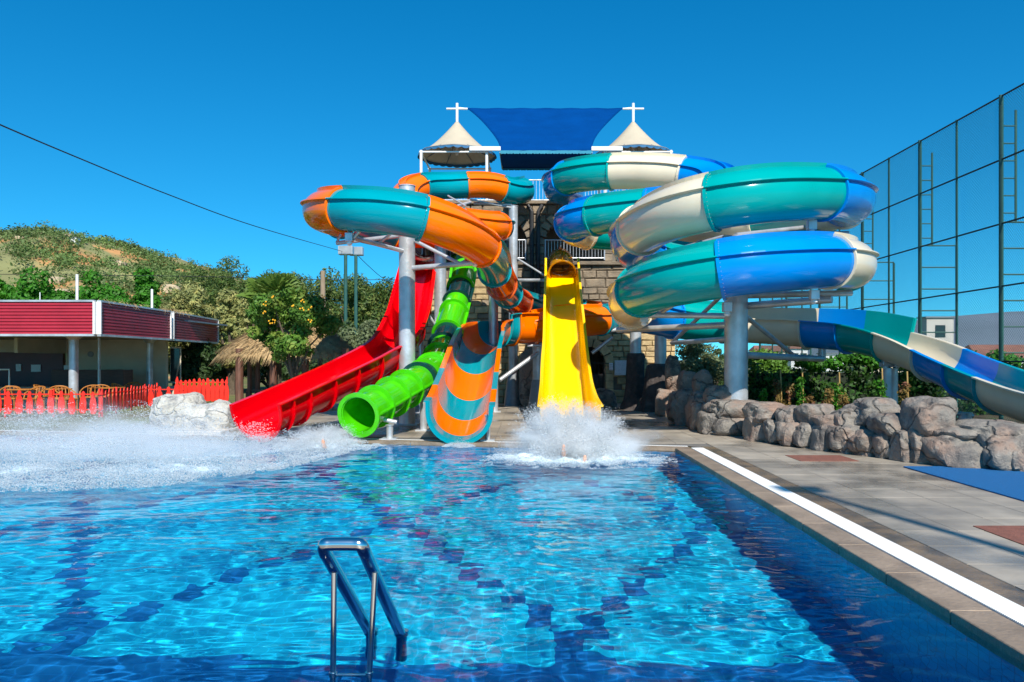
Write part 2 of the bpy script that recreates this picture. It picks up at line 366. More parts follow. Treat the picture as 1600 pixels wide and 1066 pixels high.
# ------------------------------------------------------------ slides
def frames(cp, t0, t1, n, roll=None):
    out = []
    for i in range(n+1):
        t = t0+(t1-t0)*i/n; p = spline(cp, t); a = spline(cp, t-.04); b = spline(cp, t+.04)
        T = Vector(b[:3]-a[:3]).normalized(); S = T.cross(Vector((0, 0, 1))).normalized(); U = S.cross(T).normalized()
        if roll:
            an = roll(t); S, U = S*math.cos(an)+U*math.sin(an), U*math.cos(an)-S*math.sin(an)
        out.append((Vector(p[:3]), S, U, float(p[3])))
    return out
def sweep(fr, outer, inner, closed):      # outer/inner(r) -> list of (u, v) metres
    V, Fc = [], []; m = None
    for p, S, U, r in fr:
        o = outer(r); i_ = inner(r); m = len(o)
        V += [p+S*u+U*v for u, v in o]+[p+S*u+U*v for u, v in i_]
    k = len(fr); seg = m if closed else m-1
    for a in range(k-1):
        for j in range(seg):
            b0 = a*2*m+j; b1 = a*2*m+(j+1) % m
            Fc.append((b0, b1, b1+2*m, b0+2*m)); Fc.append((b1+m, b0+m, b0+3*m, b1+3*m))
        if not closed:
            for j, fl in ((0, 0), (m-1, 1)):
                b0 = a*2*m+j; q = (b0, b0+m, b0+3*m, b0+2*m); Fc.append(q if fl else q[::-1])
    for a, fl in ((0, 0), (k-1, 1)):
        for j in range(seg):
            b0 = a*2*m+j; b1 = a*2*m+(j+1) % m; q = (b0, b1, b1+m, b0+m); Fc.append(q if fl else q[::-1])
    return V, Fc
def circ(r, n=36): return [(r*math.cos(2*math.pi*i/n), r*math.sin(2*math.pi*i/n)) for i in range(n)]
def utr(r, eL, eR, n=22, flat=.0):          # open trough: left wall, half circle, right wall
    pts = [(-r, eL)]
    for i in range(n+1):
        a = math.pi+math.pi*i/n; x = r*math.cos(a); y = r*math.sin(a)
        if flat: x = math.copysign(abs(math.cos(a))**flat, math.cos(a))*r; y = -abs(math.sin(a))**flat*r
        pts.append((x, y))
    pts.append((r, eR)); return pts
TH = .02
def tube_slide(th, cp, segs, seams=(20, 160), top=True, fl=.05, bolts=False, step=6):
    for (t0, t1, m) in segs:
        n = max(3, int((t1-t0)*step))
        fr = frames(cp, t0, t1, n)
        s = part('tube_section', sweep(fr, lambda r: circ(r), lambda r: circ(r-TH), True), m, th, True)
        # end flange at the downhill joint
        p, S, U, r = frames(cp, t1, t1, 1)[0]; T = U.cross(S)
        q = [(p-T*.03, S, U, r), (p+T*.03, S, U, r)]
        part('flange', sweep(q, lambda r: circ(r+fl), lambda r: circ(r+.002), True), m, s, False)
        aa = list(seams)+([78, 102] if top else [])
        for a in aa:
            ca, sa = math.cos(R(a)), math.sin(R(a))
            def prof(r, off, ca=ca, sa=sa):
                tx, ty = -sa, ca
                return [((r-.005)*ca+tx*off, (r-.005)*sa+ty*off), ((r+.08)*ca+tx*off, (r+.08)*sa+ty*off)]
            part('seam_flange', sweep(fr, lambda r: prof(r, -.014), lambda r: prof(r, .014), False), m, s, False)
        if bolts:
            V, Fc = [], []
            for i in range(44):
                a = 2*math.pi*i/44; c = p-T*.04+(S*math.cos(a)+U*math.sin(a))*(r+.03)
                g = box(c-Vector((.005,)*3), c+Vector((.005,)*3)); kk = len(V); V += g[0]; Fc += [tuple(x+kk for x in qq) for qq in g[1]]
            part('bolt', (V, Fc), galvd, s, kind='stuff')
def trough_slide(th, cp, segs, eL, eR, flat=0, lip=.07, step=6, rim=True, joints=True, roll=None):
    for (t0, t1, m) in segs:
        n = max(3, int((t1-t0)*step)); fr = frames(cp, t0, t1, n, roll)
        ev = lambda e: e
        s = part('trough_section', sweep(fr, lambda r: utr(r, eL, eR, flat=flat), lambda r: [(x*(r-TH)/r, y+ (TH if y < 0 else 0)*(-y/r)) for x, y in utr(r, eL, eR, flat=flat)], False), m, th, True)
        if rim:
            for sg, e in ((-1, eL), (1, eR)):
                def A(r, sg=sg, e=e): return [(sg*(r-.01), e+.012), (sg*(r+lip), e+.012)] if sg < 0 else [(sg*(r+lip), e+.012), (sg*(r-.01), e+.012)]
                def B(r, sg=sg, e=e): return [(x, y-.03) for x, y in A(r)]
                part('rim', sweep(fr, A, B, False), m, s, False)
        if joints:
            p, S, U, r = fr[-1]; T = U.cross(S); q = [(p-T*.02, S, U, r), (p+T*.02, S, U, r)]
            part('flange', sweep(q, lambda r: utr(r+.07, eL, eR, flat=flat), lambda r: utr(r+.002, eL, eR, flat=flat), False), m, s, False)

def CP(lst, c='z'):
    return [(XY(px, Y), Y, z, r) for px, Y, z, r in lst]
def CY(lst):       # (px, py, Y, r)
    return [(*P(px, py, Y), r) for px, py, Y, r in lst]

# orange and teal spiral
osp = CY([(818,298,28.3,.46),(800,300,27.6,.44),(760,291,27,.42),(700,292,26.6,.42),(655,294,25.9,.42),(630,308,24.9,.42),(645,330,23.9,.42),
 (700,346,23.6,.42),(755,354,24.0,.42),(783,355,25.0,.42),(765,363,26,.42),(700,367,25.8,.43),(610,365,24.5,.44),(560,354,22.6,.45),(518,340,20.8,.47),
 (503,331,19.4,.48),(520,328,18.2,.48),(560,329,17.5,.48),(610,333,17.3,.48),(660,342,17.4,.48),(710,360,17.8,.48),(746,381,18.7,.47),(766,403,20,.45),
 (774,427,21.5,.43),(787,450,23,.42),(803,468,24.7,.42),(830,480,26.2,.42),(870,486,27.3,.42),(915,490,27.5,.42),(946,495,26.9,.44),(954,498,25.9,.46),
 (928,502,25.0,.47),(880,504,24.8,.5),(835,512,24.7,.5)])
ot = thing('spiral_water_slide', (osp[18][0], 19.5, 0), 'orange and teal striped spiral tube slide winding round grey poles left of the tower', 'water slide')
TD = pm('teal_fibreglass_with_brown_dots', (.0, .27, .33), **rib)
tube_slide(ot, osp, [(0,1.45,TEAL),(1.45,2.5,ORANGE),(2.5,3.9,TEAL),(3.9,6,ORANGE),(6,7.4,TEAL),(7.4,8.7,ORANGE),(8.7,10.5,TEAL),(10.5,12,ORANGE),(12,13.6,TEAL),
 (13.6,16.5,ORANGE),(16.5,19,TEAL),(19,21.25,ORANGE),(21.25,22.85,TEAL),(22.85,23.8,OTR),(23.8,24.5,TEAL),(24.5,25.4,OTR),(25.4,28,TEAL),(28,28.8,ORANGE),(28.8,30.7,TEAL),(30.7,33,ORANGE)], bolts=True)
r5 = .55
ocp = [(.27,24.7,2.70,.50),(-.35,24.5,2.68,.53),(-.95,23.9,2.62,.57),(-1.25,22.7,2.45,.59),(-1.34,20.9,1.98,.60),(-1.35,19,1.42,.60),(-1.34,17.2,.98,.60),(-1.33,15.9,.70,.60),(-1.32,15.2,.61,.60)]
ex = thing('open_slide_chute', (-1.3, 17, 0), 'orange and teal checkered open chute running down into the middle of the pool', 'water slide')
trough_slide(ex, ocp, [(0,1.2,ORANGE),(1.2,2.1,TEAL)], .42, .22, lip=.10, step=8)
trough_slide(ex, ocp, [(2.1,3.25,ORANGE)], .27, .22, lip=.10, step=8)
trough_slide(ex, ocp, [(3.25,4.3,TEAL),(4.3,5.4,ORANGE),(5.4,6.3,TEAL),(6.3,7.3,ORANGE),(7.3,8,TEAL)], .12, .22, lip=.10, step=8)

# blue, teal and cream spiral
bsp = CP([(890,28.6,7.9,.55),(873,27,7.7,.55),(880,25.4,7.6,.53),(915,24.4,7.52,.52),(960,24,7.5,.52),(1010,23.6,7.4,.52),(1065,23.2,7.22,.52),(1115,22.6,6.9,.52),
 (1140,21.6,6.4,.52),(1110,20.8,5.95,.52),(1050,20.7,5.75,.52),(985,21,5.68,.52),(930,21.5,5.66,.52),(897,22.3,5.65,.52),(903,23.5,5.62,.52),(950,24,5.58,.5),(1030,23.5,5.56,.5),
 (1120,22.3,5.55,.5),(1220,21,5.53,.52),(1290,19.5,5.42,.52),(1329,17.9,5.32,.53),(1309,16.4,5.17,.53),(1255,15.5,5.0,.535),(1188,15.15,4.88,.54),(1115,15.3,4.77,.54),
 (1050,16.1,4.7,.55),(1005,17.4,4.62,.55),(988,19,4.52,.54),(1012,20.6,4.42,.53),(1080,21.4,4.3,.52),(1170,21.2,4.18,.52),(1260,20.2,4.05,.52),(1318,18.9,3.9,.53),
 (1330,17.5,3.81,.54),(1300,16.1,3.70,.54),(1240,15.35,3.58,.55),(1165,15.1,3.47,.55),(1090,15.4,3.35,.55),(1030,16.2,3.25,.55),(994,17.6,3.15,.56),(988,19.2,3.0,.54),
 (1017,20.6,2.85,.52),(1075,21.3,2.72,.52),(1130,21.4,2.66,.52)])
bt = thing('spiral_water_slide', (4.8, 17.5, 0), 'blue, sea green and cream spiral tube slide stacked in loops on the right', 'water slide')
tube_slide(bt, bsp, [(0,2.2,BLUE),(2.2,3.9,GTEAL),(3.9,6.05,CREAM),(6.05,8.5,BLUE),(8.5,10.6,BLUE),(10.6,12,GTEAL),(12,13.2,BLUE),(13.2,14.4,CREAM),(14.4,16,GTEAL),(16,17.6,CREAM),
 (17.6,19.0,GTEAL),(19.0,19.6,CREAM),(19.6,21.5,BLUE),(21.5,24.0,GTEAL),(24.0,26.1,CREAM),(26.1,28,BLUE),(28,29.2,GTEAL),(29.2,31,CREAM),(31,32.2,GTEAL),(32.2,34.1,CREAM),
 (34.1,36.5,BLUE),(36.5,38.7,GTEAL),(38.7,40.1,CREAM),(40.1,41.6,BLUE),(41.6,43,GTEAL)], bolts=True)
bcp = CP([(1130,21.4,2.66,.52),(1190,21.2,2.64,.55),(1262,20.6,2.57,.60),(1345,19.4,2.40,.60),(1425,18.0,2.02,.60),(1505,16.3,1.52,.60),(1595,14.5,1.12,.60),(1700,12.8,.88,.60),(1850,11.3,.75,.60)])
bx = thing('open_slide_chute', (9, 17, 0), 'cream, blue and teal open chute sweeping down behind the rocks at the right', 'water slide')
trough_slide(bx, bcp, [(0,2.02,CREAM),(2.02,2.8,BLUE),(2.8,3.6,GTEAL)], .47, .10, lip=.09)
trough_slide(bx, bcp, [(3.6,4.5,CREAM),(4.5,5.15,BLUE),(5.15,5.75,TEAL),(5.75,6.9,CREAM),(6.9,8,BLUE)], .12, .10, lip=.09)

# yellow drop slide
yt = thing('drop_slide', (1.0, 20, 0), 'straight yellow open slide dropping steeply from the tower into the pool', 'water slide')
ycp = [(1.25,28.8,5.35,.44),(1.25,28,5.25,.44),(1.25,27,4.98,.44),(1.24,26,4.35,.46)]
tube_slide(yt, ycp, [(0,2.6,AMBER)], seams=(90,), top=False, fl=.04)
ytr = [(1.24,26.6,5.05,.54),(1.2,25.3,4.35,.54),(1.15,24,3.62,.545),(1.1,22.4,2.85,.55),(1.05,20.8,2.12,.55),(.98,19.2,1.50,.56),(.93,17.7,1.03,.56),(.89,16.3,.75,.58),(.87,15.1,.62,.60)]
trough_slide(yt, ytr, [(0,2,YELL),(2,4,YELL),(4,6,YELL),(6,8,YELL)], .12, .12, flat=.42, lip=.05, joints=False)
# red slide
rtt = thing('curved_chute_slide', (-4.5, 19, 0), 'red open slide curving down to the left side of the pool', 'water slide')
rcp = CP([(666,28.6,5.95,.42),(664,27.4,5.75,.45),(658,26,5.25,.50),(652,24.6,4.40,.52),(645,23.2,3.55,.54),(637,22,2.85,.55),(617,20.4,2.12,.56),(565,18.8,1.58,.57),(503,17.4,1.15,.57),(445,16.3,.82,.58),(400,15.5,.60,.58)])
tube_slide(rtt, rcp, [(0,1.6,DRED)], seams=(90,), top=False)
trough_slide(rtt, rcp, [(1.6,3,RED),(3,4.5,RED),(4.5,5.5,RED),(5.5,6.5,RED),(6.5,7,RED),(7,7.6,RED),(7.6,8.2,RED),(8.2,8.9,RED),(8.9,9.5,RED),(9.5,10,RED)], .16, .12, lip=.09)
# green tube
gt = thing('body_tube_slide', (-2.8, 20, 0), 'bright green translucent tube slide with raised rings ending at the pool rim', 'water slide')
gcp = CP([(729,28.6,5.5,.38),(724,27,5.15,.38),(724,26.2,4.64,.38),(719,25.2,3.96,.38),(711,24,3.25,.38),(702,22.8,2.6,.38),(693,21.6,2.0,.38),(681,20.2,1.52,.38),(664,18.9,1.24,.38),(643,17.9,1.05,.38),(618,17.1,.87,.38),(589,16.3,.68,.38),(559,15.5,.52,.38)])
tube_slide(gt, gcp, [(0,1.2,DTEAL),(1.2,2.9,GREEN),(2.9,3.7,DTEAL),(3.7,4.2,GREEN),(4.2,5.3,GREEN),(5.3,6.0,DTEAL),(6.0,6.6,GREENC),(6.6,7.4,GREENC),(7.4,8.1,GREENC),(8.1,8.5,DTEAL),(8.5,9.4,GREENC),(9.4,10.2,GREENC),(10.2,11.1,GREENC),(11.1,11.95,GREENC)], seams=(0, 180), top=False, fl=.085)

# ------------------------------------------------------------ steel supports
def column(px, Y, ztop, r, label, bars=(), cone=0, name='support_column', clamps=()):
    x = XY(px, Y); th = thing(name, (x, Y, 0), label, 'slide support')
    part('pole', cyl((x, Y), r, r, -.02, ztop, 28), galv, th, True)
    part('base_plate', box((x-r-.09, Y-r-.09, -.01), (x+r+.09, Y+r+.09, .025)), galv, th)
    part('cap_plate', cyl((x, Y), r+.015, r+.015, ztop, ztop+.02, 28), galv, th)
    if cone: part('base_sheath', cyl((x, Y), r*2.1, r*1.15, -.02, cone, 20), galvd, th, True)
    for b in bars:
        a, c = P(*b[0]), P(*b[1]); rr = b[2] if len(b) > 2 else .055
        part('arm', tube([a, c], rr, 12), b[3] if len(b) > 3 else galv, th, True)
    for c in clamps:
        q = P(*c)
        part('clamp', box(q-Vector((.09, .08, .1)), q+Vector((.09, .08, .1)), .01), galv, th)
        part('ball_end', tube([q-Vector((0, .0, .19)), q-Vector((0, 0, .15)), q-Vector((0, 0, .08))], [.03, .07, .05], 12), whitem, th, True)
    return th
column(636,19.5,6.04,.205,'thick grey steel pole carrying the front loop of the orange slide',
 [((632,393,19.4),(553,372,17.7),.055),((630,368,19.6),(526,380,20.0),.055),((553,372,17.7),(563,360,17.6),.035),((553,372,17.7),(538,352,17.9),.035),((590,382,18.6),(610,366,18.4),.035),
  ((526,380,20),(532,366,20),.035),((645,419,19.4),(742,411,18.9),.065),((648,376,19.4),(718,412,19.0),.045),((742,411,18.9),(742,398,18.9),.07),((718,412,19),(755,394,19.2),.035)], clamps=[(742,405,18.9),(546,371,17.7)])
column(688,24.5,6.0,.19,'grey steel pole between the red and the green slide',
 [((688,330,24.5),(735,316,26.2),.05),((688,330,24.5),(640,326,24.4),.05),((700,306,25.5),(728,322,25.0),.03),((688,520,24.5),(662,480,24.3),.04)])
column(802,27.6,7.15,.165,'tall grey steel pole with dark cone foot near the tower wall',
 [((808,404,27.5),(850,430,27),.035),((808,438,27.5),(852,438,27),.06),((740,318,27.3),(800,320,27.5),.05),((735,312,26.8),(800,325,27.5),.04)], cone=1.2)
column(771,24.3,3.75,.15,'short grey steel pole below the orange and teal bends',[((771,458,24.3),(774,444,22.8),.06)])
column(658,23.8,2.9,.07,'thin pale steel pole behind the upper red slide')
column(1150,17.6,4.45,.265,'massive galvanised pole in the centre of the blue slide',
 [((1150,372,17.6),(1325,366,17.9),.075),((1150,368,17.6),(1290,352,20),.06),((1165,478,17.6),(1300,468,16.4),.08),((1150,462,17.6),(1330,458,18.3),.075),((1135,494,17.6),(1003,492,17.8),.07),
  ((1135,508,17.6),(965,516,20),.075),((1135,530,17.6),(1050,536,20.5),.06),((1050,536,20.5),(1140,450,17.7),.05),((1165,494,17.6),(1248,562,20.2),.055),((1165,555,17.6),(1285,561,20.4),.08),
  ((1020,498,18),(1110,440,16.5),.04),((1040,410,18),(1095,378,16.3),.045),((1020,400,18.5),(1130,370,17.5),.045),((985,512,19.8),(1062,466,17.5),.04),((1285,561,20.4),(1285,543,20.4),.09)],
 clamps=[(1136,480,15.9),(1272,461,15.8),(1136,376,15.9),(1268,352,15.8),(1006,497,17.6)])
column(993,25.5,2.8,.19,'grey pole wrapped in a dark tree trunk sheath beside the notice boards',[((993,512,25.5),(925,520,25),.07),((925,552,25),(957,527,25),.06)])
column(1032,24.5,2.7,.19,'grey pole rising out of a dark rock sheath beside the tower corner')
column(1390,18.6,1.42,.185,'short galvanised pole under the open chute between two boulders',[((1375,570,18.6),(1410,570,18.6),.06)], clamps=[(1384,565,18.6),(1402,563,18.5)])
column(1508,16.1,.52,.13,'low galvanised post under the open chute right of the big boulder',[((1488,645,16.1),(1520,650,16.1),.05)])
column(448,16.35,.42,.055,'small grey post holding up the red slide mouth',[((437,648,16.2),(460,640,16.5),.04)])
column(609,15.95,.28,.07,'small grey post holding up the green tube mouth',[((596,655,16),(620,660,16),.045)])
column(762,15.7,.50,.055,'thin white post beside the mouth of the checkered chute')
column(662,17.9,.9,.085,'short grey post below the middle of the green tube')
column(840,25.0,2.15,.16,'dark grey post under the orange bend left of the yellow slide',[((841,551,24.9),(781,594,24.2),.07),((841,540,25),(800,533,24.8),.04),((824,540,24.6),(860,540,24.6),.05)], cone=1.0)

# trunk like sheaths
bark = pm('dark_sculpted_bark', (.055, .043, .04), .8, .35, 5, .8, 12, col2=(.12, .09, .08), c2lo=.55, c2hi=.75, c2scale=3)
def sheath(px, Y, prof, label, cat, lump=.05, name='trunk_sheath'):
    x = XY(px, Y); n = 28; V = []; Fc = []
    for i, (z, r) in enumerate(prof):
        for j in range(n):
            a = 2*math.pi*j/n; q = r*(1+lump*2.2*noise.noise((math.cos(a)*1.7+px, math.sin(a)*1.7, z*1.3))+lump*math.sin(a*7+z*.6))
            V.append(Vector((x+q*math.cos(a), Y+q*math.sin(a), z)))
    for i in range(len(prof)-1):
        for j in range(n):
            a = i*n+j; b = i*n+(j+1) % n; Fc.append((a, b, b+n, a+n))
    Fc.append(tuple((len(prof)-1)*n+j for j in range(n)))
    return V, Fc, x
pr = [(-.02,.56),(.1,.46),(.3,.37),(.6,.33),(.9,.31),(1.2,.30),(1.5,.29),(1.75,.30),(1.86,.27)]
V, Fc, x = sheath(993, 25.5, pr, '', '')
s = solo('trunk_sheath', (V, Fc), bark, 'dark imitation tree trunk round a pole beside the notice boards', 'trunk sheath', smooth=True, org=(x, 25.5, 0))
pr = [(-.02,.75),(.2,.66),(.5,.56),(.9,.5),(1.2,.45),(1.45,.40),(1.52,.30)]
V, Fc, x = sheath(1032, 24.5, pr, '', '', .08)
solo('trunk_sheath', (V, Fc), bark, 'dark imitation rock cone round the pole at the tower corner', 'trunk sheath', smooth=True, org=(x, 24.5, 0))

# ------------------------------------------------------------ stone tower
TX0, TX1, TY, TZ = -4.2, 5.63, 29.0, 7.5
archU = [(-1.05, 1.12, 5.35, 5.95), (1.82, 1.15, 5.35, 5.95), (-3.25, .62, 5.35, 5.9), (4.45, .75, 5.35, 5.9)]     # centre, half width, sill, spring
doorA = (2.35, .66, 0.0, 1.5)
opens = archU+[doorA]
def inside(x, z, m=0.0):
    for cx, hw, z0, zs in opens:
        if abs(x-cx) < hw+m and z0 <= z <= zs: return True
        if z > zs and math.hypot(x-cx, z-zs) < hw+m: return True
    return False
tower = thing('stone_tower', (.7, 29, 0), 'square sandstone tower with arched balconies behind the slides', 'tower')
mort = pm('lime_mortar', (.17, .15, .12), .9, .15, 8)
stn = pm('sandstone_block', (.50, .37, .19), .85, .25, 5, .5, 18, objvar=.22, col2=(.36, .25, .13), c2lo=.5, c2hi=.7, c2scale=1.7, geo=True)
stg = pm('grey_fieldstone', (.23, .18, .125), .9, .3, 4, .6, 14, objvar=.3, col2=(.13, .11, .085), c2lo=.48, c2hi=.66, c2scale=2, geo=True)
V, Fc = [], []; st = .12
nxx = int((TX1-TX0)/st); nzz = int(TZ/st)
idx = {}
def vid(i, k, y):
    key = (i, k, y)
    if key not in idx: idx[key] = len(V); V.append(Vector((TX0+i*(TX1-TX0)/nxx, TY+.04+y*.5, k*TZ/nzz)))
    return idx[key]
solid = lambda i, k: 0 <= i < nxx and 0 <= k < nzz and not inside(TX0+(i+.5)*(TX1-TX0)/nxx, (k+.5)*TZ/nzz)
for i in range(nxx):
    for k in range(nzz):
        if not solid(i, k): continue
        Fc.append((vid(i,k,0), vid(i+1,k,0), vid(i+1,k+1,0), vid(i,k+1,0)))
        for di, dk, a, b_ in ((-1,0,(i,k),(i,k+1)),(1,0,(i+1,k),(i+1,k+1)),(0,-1,(i,k),(i+1,k)),(0,1,(i,k+1),(i+1,k+1))):
            if not solid(i+di, k+dk): Fc.append((vid(*a,0), vid(*b_,0), vid(*b_,1), vid(*a,1)))
part('wall', (V, Fc), mort, tower)
stv = []
for q in range(6):
    g = []
    for (x, z) in ((-.5,-.5),(.5,-.5),(.5,.5),(-.5,.5)): g.append(Vector((x, .5, z)))
    for (x, z) in ((-.5,-.5),(.5,-.5),(.5,.5),(-.5,.5)): g.append(Vector((x+random.uniform(-.015,.015), -.25+random.uniform(-.1,.1), z+random.uniform(-.03,.03))))
    for (x, z) in ((-.43,-.36),(.43,-.36),(.43,.36),(-.43,.36)): g.append(Vector((x+random.uniform(-.03,.03), -.5+random.uniform(-.12,.12), z+random.uniform(-.06,.06))))
    fc = [(8,9,10,11)]
    for a in range(4):
        b_ = (a+1) % 4; fc += [(a, b_, b_+4, a+4), (a+4, b_+4, b_+8, a+8)]
    stv.append((g, fc))
meshS = [mk('stone', g, f, stn) for g, f in stv]; meshG = [mk('stone', g, f, stg) for g, f in stv]
stones = []
z = 0.0
while z < TZ-.05:
    h = random.choice((.21, .24, .27)) if z < 4.3 else random.choice((.30, .36, .42)); h = min(h, TZ-z)
    if TZ-(z+h) < .1: h = TZ-z
    x = TX0
    while x < TX1-.02:
        wd = random.uniform(.3, .62) if z < 4.3 else random.uniform(.35, .8); wd = min(wd, TX1-x)
        if TX1-(x+wd) < .15: wd = TX1-x
        cx, cz = x+wd/2, z+h/2
        if not (inside(cx, cz, .22) or inside(x+.03, cz, .16) or inside(x+wd-.03, cz, .16)):
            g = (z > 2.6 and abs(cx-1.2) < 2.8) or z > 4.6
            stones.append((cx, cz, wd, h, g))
        x += wd
    z += h
def pxs(s): return VX+F*s[0]/TY
show = [s for s in stones if (pxs(s) < 850 or pxs(s) > 900) and (pxs(s) < 640 or pxs(s) > 655 or True)]
show.sort(key=lambda s: s[1]); pick = set(id(s) for s in show[:265])
V1, F1, V2, F2 = [], [], [], []
for s in stones:
    cx, cz, wd, h, g = s; q = random.randrange(6)
    if id(s) in pick:
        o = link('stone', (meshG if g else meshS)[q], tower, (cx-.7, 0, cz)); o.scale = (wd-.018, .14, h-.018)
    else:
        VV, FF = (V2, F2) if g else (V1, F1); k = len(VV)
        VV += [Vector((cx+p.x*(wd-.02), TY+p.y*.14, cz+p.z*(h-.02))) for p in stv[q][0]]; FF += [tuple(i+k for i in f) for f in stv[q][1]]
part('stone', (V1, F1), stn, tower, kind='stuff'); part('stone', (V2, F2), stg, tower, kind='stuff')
for cx, hw, z0, zs in opens:                     # voussoirs and jambs
    n = max(7, int(math.pi*hw/.26)); mm_ = stn if z0 == 0 else stg
    for k in range(n):
        a0, a1 = math.pi*k/n+.03, math.pi*(k+1)/n-.03; r0, r1 = hw-.01, hw+.30
        pts = [(r0,a0),(r1,a0),(r1,a1),(r0,a1)]
        v = [Vector((cx+r*math.cos(a), y, zs+r*math.sin(a))) for y in (TY-.11, TY+.3) for r, a in pts]
        part('voussoir', (v, [(0,1,2,3),(7,6,5,4),(0,4,5,1),(1,5,6,2),(2,6,7,3),(3,7,4,0)]), mm_, tower)
    for sg in (-1, 1):
        zz = z0
        while zz < zs-.01:
            h = min(.28, zs-zz); part('jamb_stone', box((cx+sg*(hw-.01), TY-.10, zz+.008), (cx+sg*(hw+.28), TY+.3, zz+h-.008), .012), mm_, tower); zz += h
for a, b_ in (((TX0, TY+.55, -.02), (TX0+.35, 33.5, TZ)), ((TX1-.35, TY+.55, -.02), (TX1, 33.5, TZ)), ((TX0, 33.5, -.02), (TX1, 33.85, TZ))):
    part('side_wall', box(a, b_), stn, tower)
plast = pm('dark_plaster', (.16, .13, .10), .9, .2, 2)  # dark brown plaster inside the tower
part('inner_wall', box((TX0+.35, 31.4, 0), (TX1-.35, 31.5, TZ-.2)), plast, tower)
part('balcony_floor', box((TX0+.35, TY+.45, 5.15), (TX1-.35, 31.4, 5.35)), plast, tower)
part('roof_deck', box((TX0-.12, TY-.16, TZ), (TX1+.12, 33.95, TZ+.12), .02), stg, tower)
part('ledge', box((TX0, TY-.2, 5.2), (TX1, TY-.08, 5.34), .02), stg, tower)
# metal gate in the door arch
gate = thing('iron_gate', (2.35, 29.25, 0), 'dark iron bar gate closing the arched doorway at the foot of the tower', 'gate')
dkm = pm('dark_iron', (.03, .03, .032), .5, .2, 8, metal=.3)
for k in range(9):
    x = 2.35-.56+k*.14; top = 1.5+math.sqrt(max(0, .62**2-(x-2.35)**2))
    part('bar', tube([(x, 29.25, .02), (x, 29.25, top)], .012, 6), dkm, gate)
for zz in (.1, 1.05, 1.5): part('rail', box((1.72, 29.235, zz), (2.98, 29.265, zz+.04)), dkm, gate)
part('leaf_panel', box((1.72, 29.28, .12), (2.98, 29.30, 1.04)), dkm, gate)
# drain pipes
for k, px in enumerate((831, 841)):
    x = XY(px, 28.8); g = tube([(x, 28.8, 1.5+k*.2), (x, 28.8, 7.2), (x+(.15 if k else -.15), 28.85, 7.45)], .075, 12)
    solo('drain_pipe', g, dkm, ['left one of two dark pipes running down the pier between the balcony arches', 'right one of two dark pipes running down the pier between the balcony arches'][k], 'pipe', group='drain pipes on the tower', smooth=False, org=(x, 28.8, 1.5))
# notice boards with flat print
def sign_mat(name, base, ink, rows):
    m = bpy.data.materials.new(name); m.use_nodes = True; t = m.node_tree; b = t.nodes['Principled BSDF']; b.inputs['Roughness'].default_value = .4
    tc = nd(t, 'ShaderNodeTexCoord'); mp = nd(t, 'ShaderNodeMapping'); mp.inputs['Scale'].default_value = (14, 1, rows); t.links.new(tc.outputs['Generated'], mp.inputs[0])
    br = nd(t, 'ShaderNodeSeparateXYZ'); t.links.new(mp.outputs[0], br.inputs[0])
    fr_ = nd(t, 'ShaderNodeMath', operation='FRACT'); t.links.new(br.outputs[2], fr_.inputs[0]); lt = nd(t, 'ShaderNodeMath', operation='LESS_THAN'); t.links.new(fr_.outputs[0], lt.inputs[0]); lt.inputs[1].default_value = .4
    n = nd(t, 'ShaderNodeTexNoise'); n.inputs['Scale'].default_value = 3.0; t.links.new(mp.outputs[0], n.inputs[0]); g = nd(t, 'ShaderNodeMath', operation='GREATER_THAN'); t.links.new(n.outputs[0], g.inputs[0]); g.inputs[1].default_value = .46
    mu = nd(t, 'ShaderNodeMath', operation='MULTIPLY'); t.links.new(lt.outputs[0], mu.inputs[0]); t.links.new(g.outputs[0], mu.inputs[1])
    mm = nd(t, 'ShaderNodeMix', data_type='RGBA'); t.links.new(mu.outputs[0], mm.inputs[0]); mm.inputs[6].default_value = (*base, 1); mm.inputs[7].default_value = (*ink, 1)
    t.links.new(mm.outputs[2], b.inputs['Base Color']); return m
for k, (x0, x1, y0, y1, m, lb) in enumerate(((961,982,564,586,sign_mat('notice_print',(.78,.76,.77),(.45,.35,.38),11),'large white notice board with rows of small print on the tower wall'),
                                    (952.5,957.5,568,578,sign_mat('label_print',(.78,.76,.77),(.5,.3,.3),4),'tiny white notice left of the larger board on the tower wall'))):
    a = P(x0, y1, 28.85); b_ = P(x1, y0, 28.85)
    sg = thing('notice_board', ((a.x+b_.x)/2, 28.85, a.z), lb, 'sign')
    part('board', box((a.x, 28.85, a.z), (b_.x, 28.885, b_.z), .004), m, sg)
    part('backing', box((a.x-.015, 28.887, a.z-.015), (b_.x+.015, 28.92, b_.z+.015)), whitem, sg)
# railings
def railing(x0, x1, Y, z0, z1, label, y1=None):
    t_ = thing('metal_railing', ((x0+x1)/2, Y, z0), label, 'railing')
    V, Fc = [], []; n = max(2, int((x1-x0)/.115))
    for k in range(n+1):
        x = x0+(x1-x0)*k/n; g = box((x-.007, Y-.007, z0+.08), (x+.007, Y+.007, z1-.02)); kk = len(V); V += g[0]; Fc += [tuple(i+kk for i in q) for q in g[1]]
    part('baluster', (V, Fc), galv, t_, kind='stuff')
    for zz in (z0+.07, z1): part('rail', tube([(x0, Y, zz), (x1, Y, zz)], .024, 8), galv, t_)
    k = x0
    while k <= x1+.01: part('post', tube([(k, Y, z0), (k, Y, z1+.02)], .028, 8), galv, t_); k += (x1-x0)/max(1, round((x1-x0)/1.6))
railing(-2.1, -.02, 28.9, 5.4, 6.15, 'white balcony railing in the arch left of the pier')
railing(.72, 2.95, 28.9, 5.4, 6.15, 'white balcony railing in the arch right of the pier')
railing(-3.9, -2.62, 28.9, 5.4, 6.15, 'white balcony railing in the narrow leftmost arch')
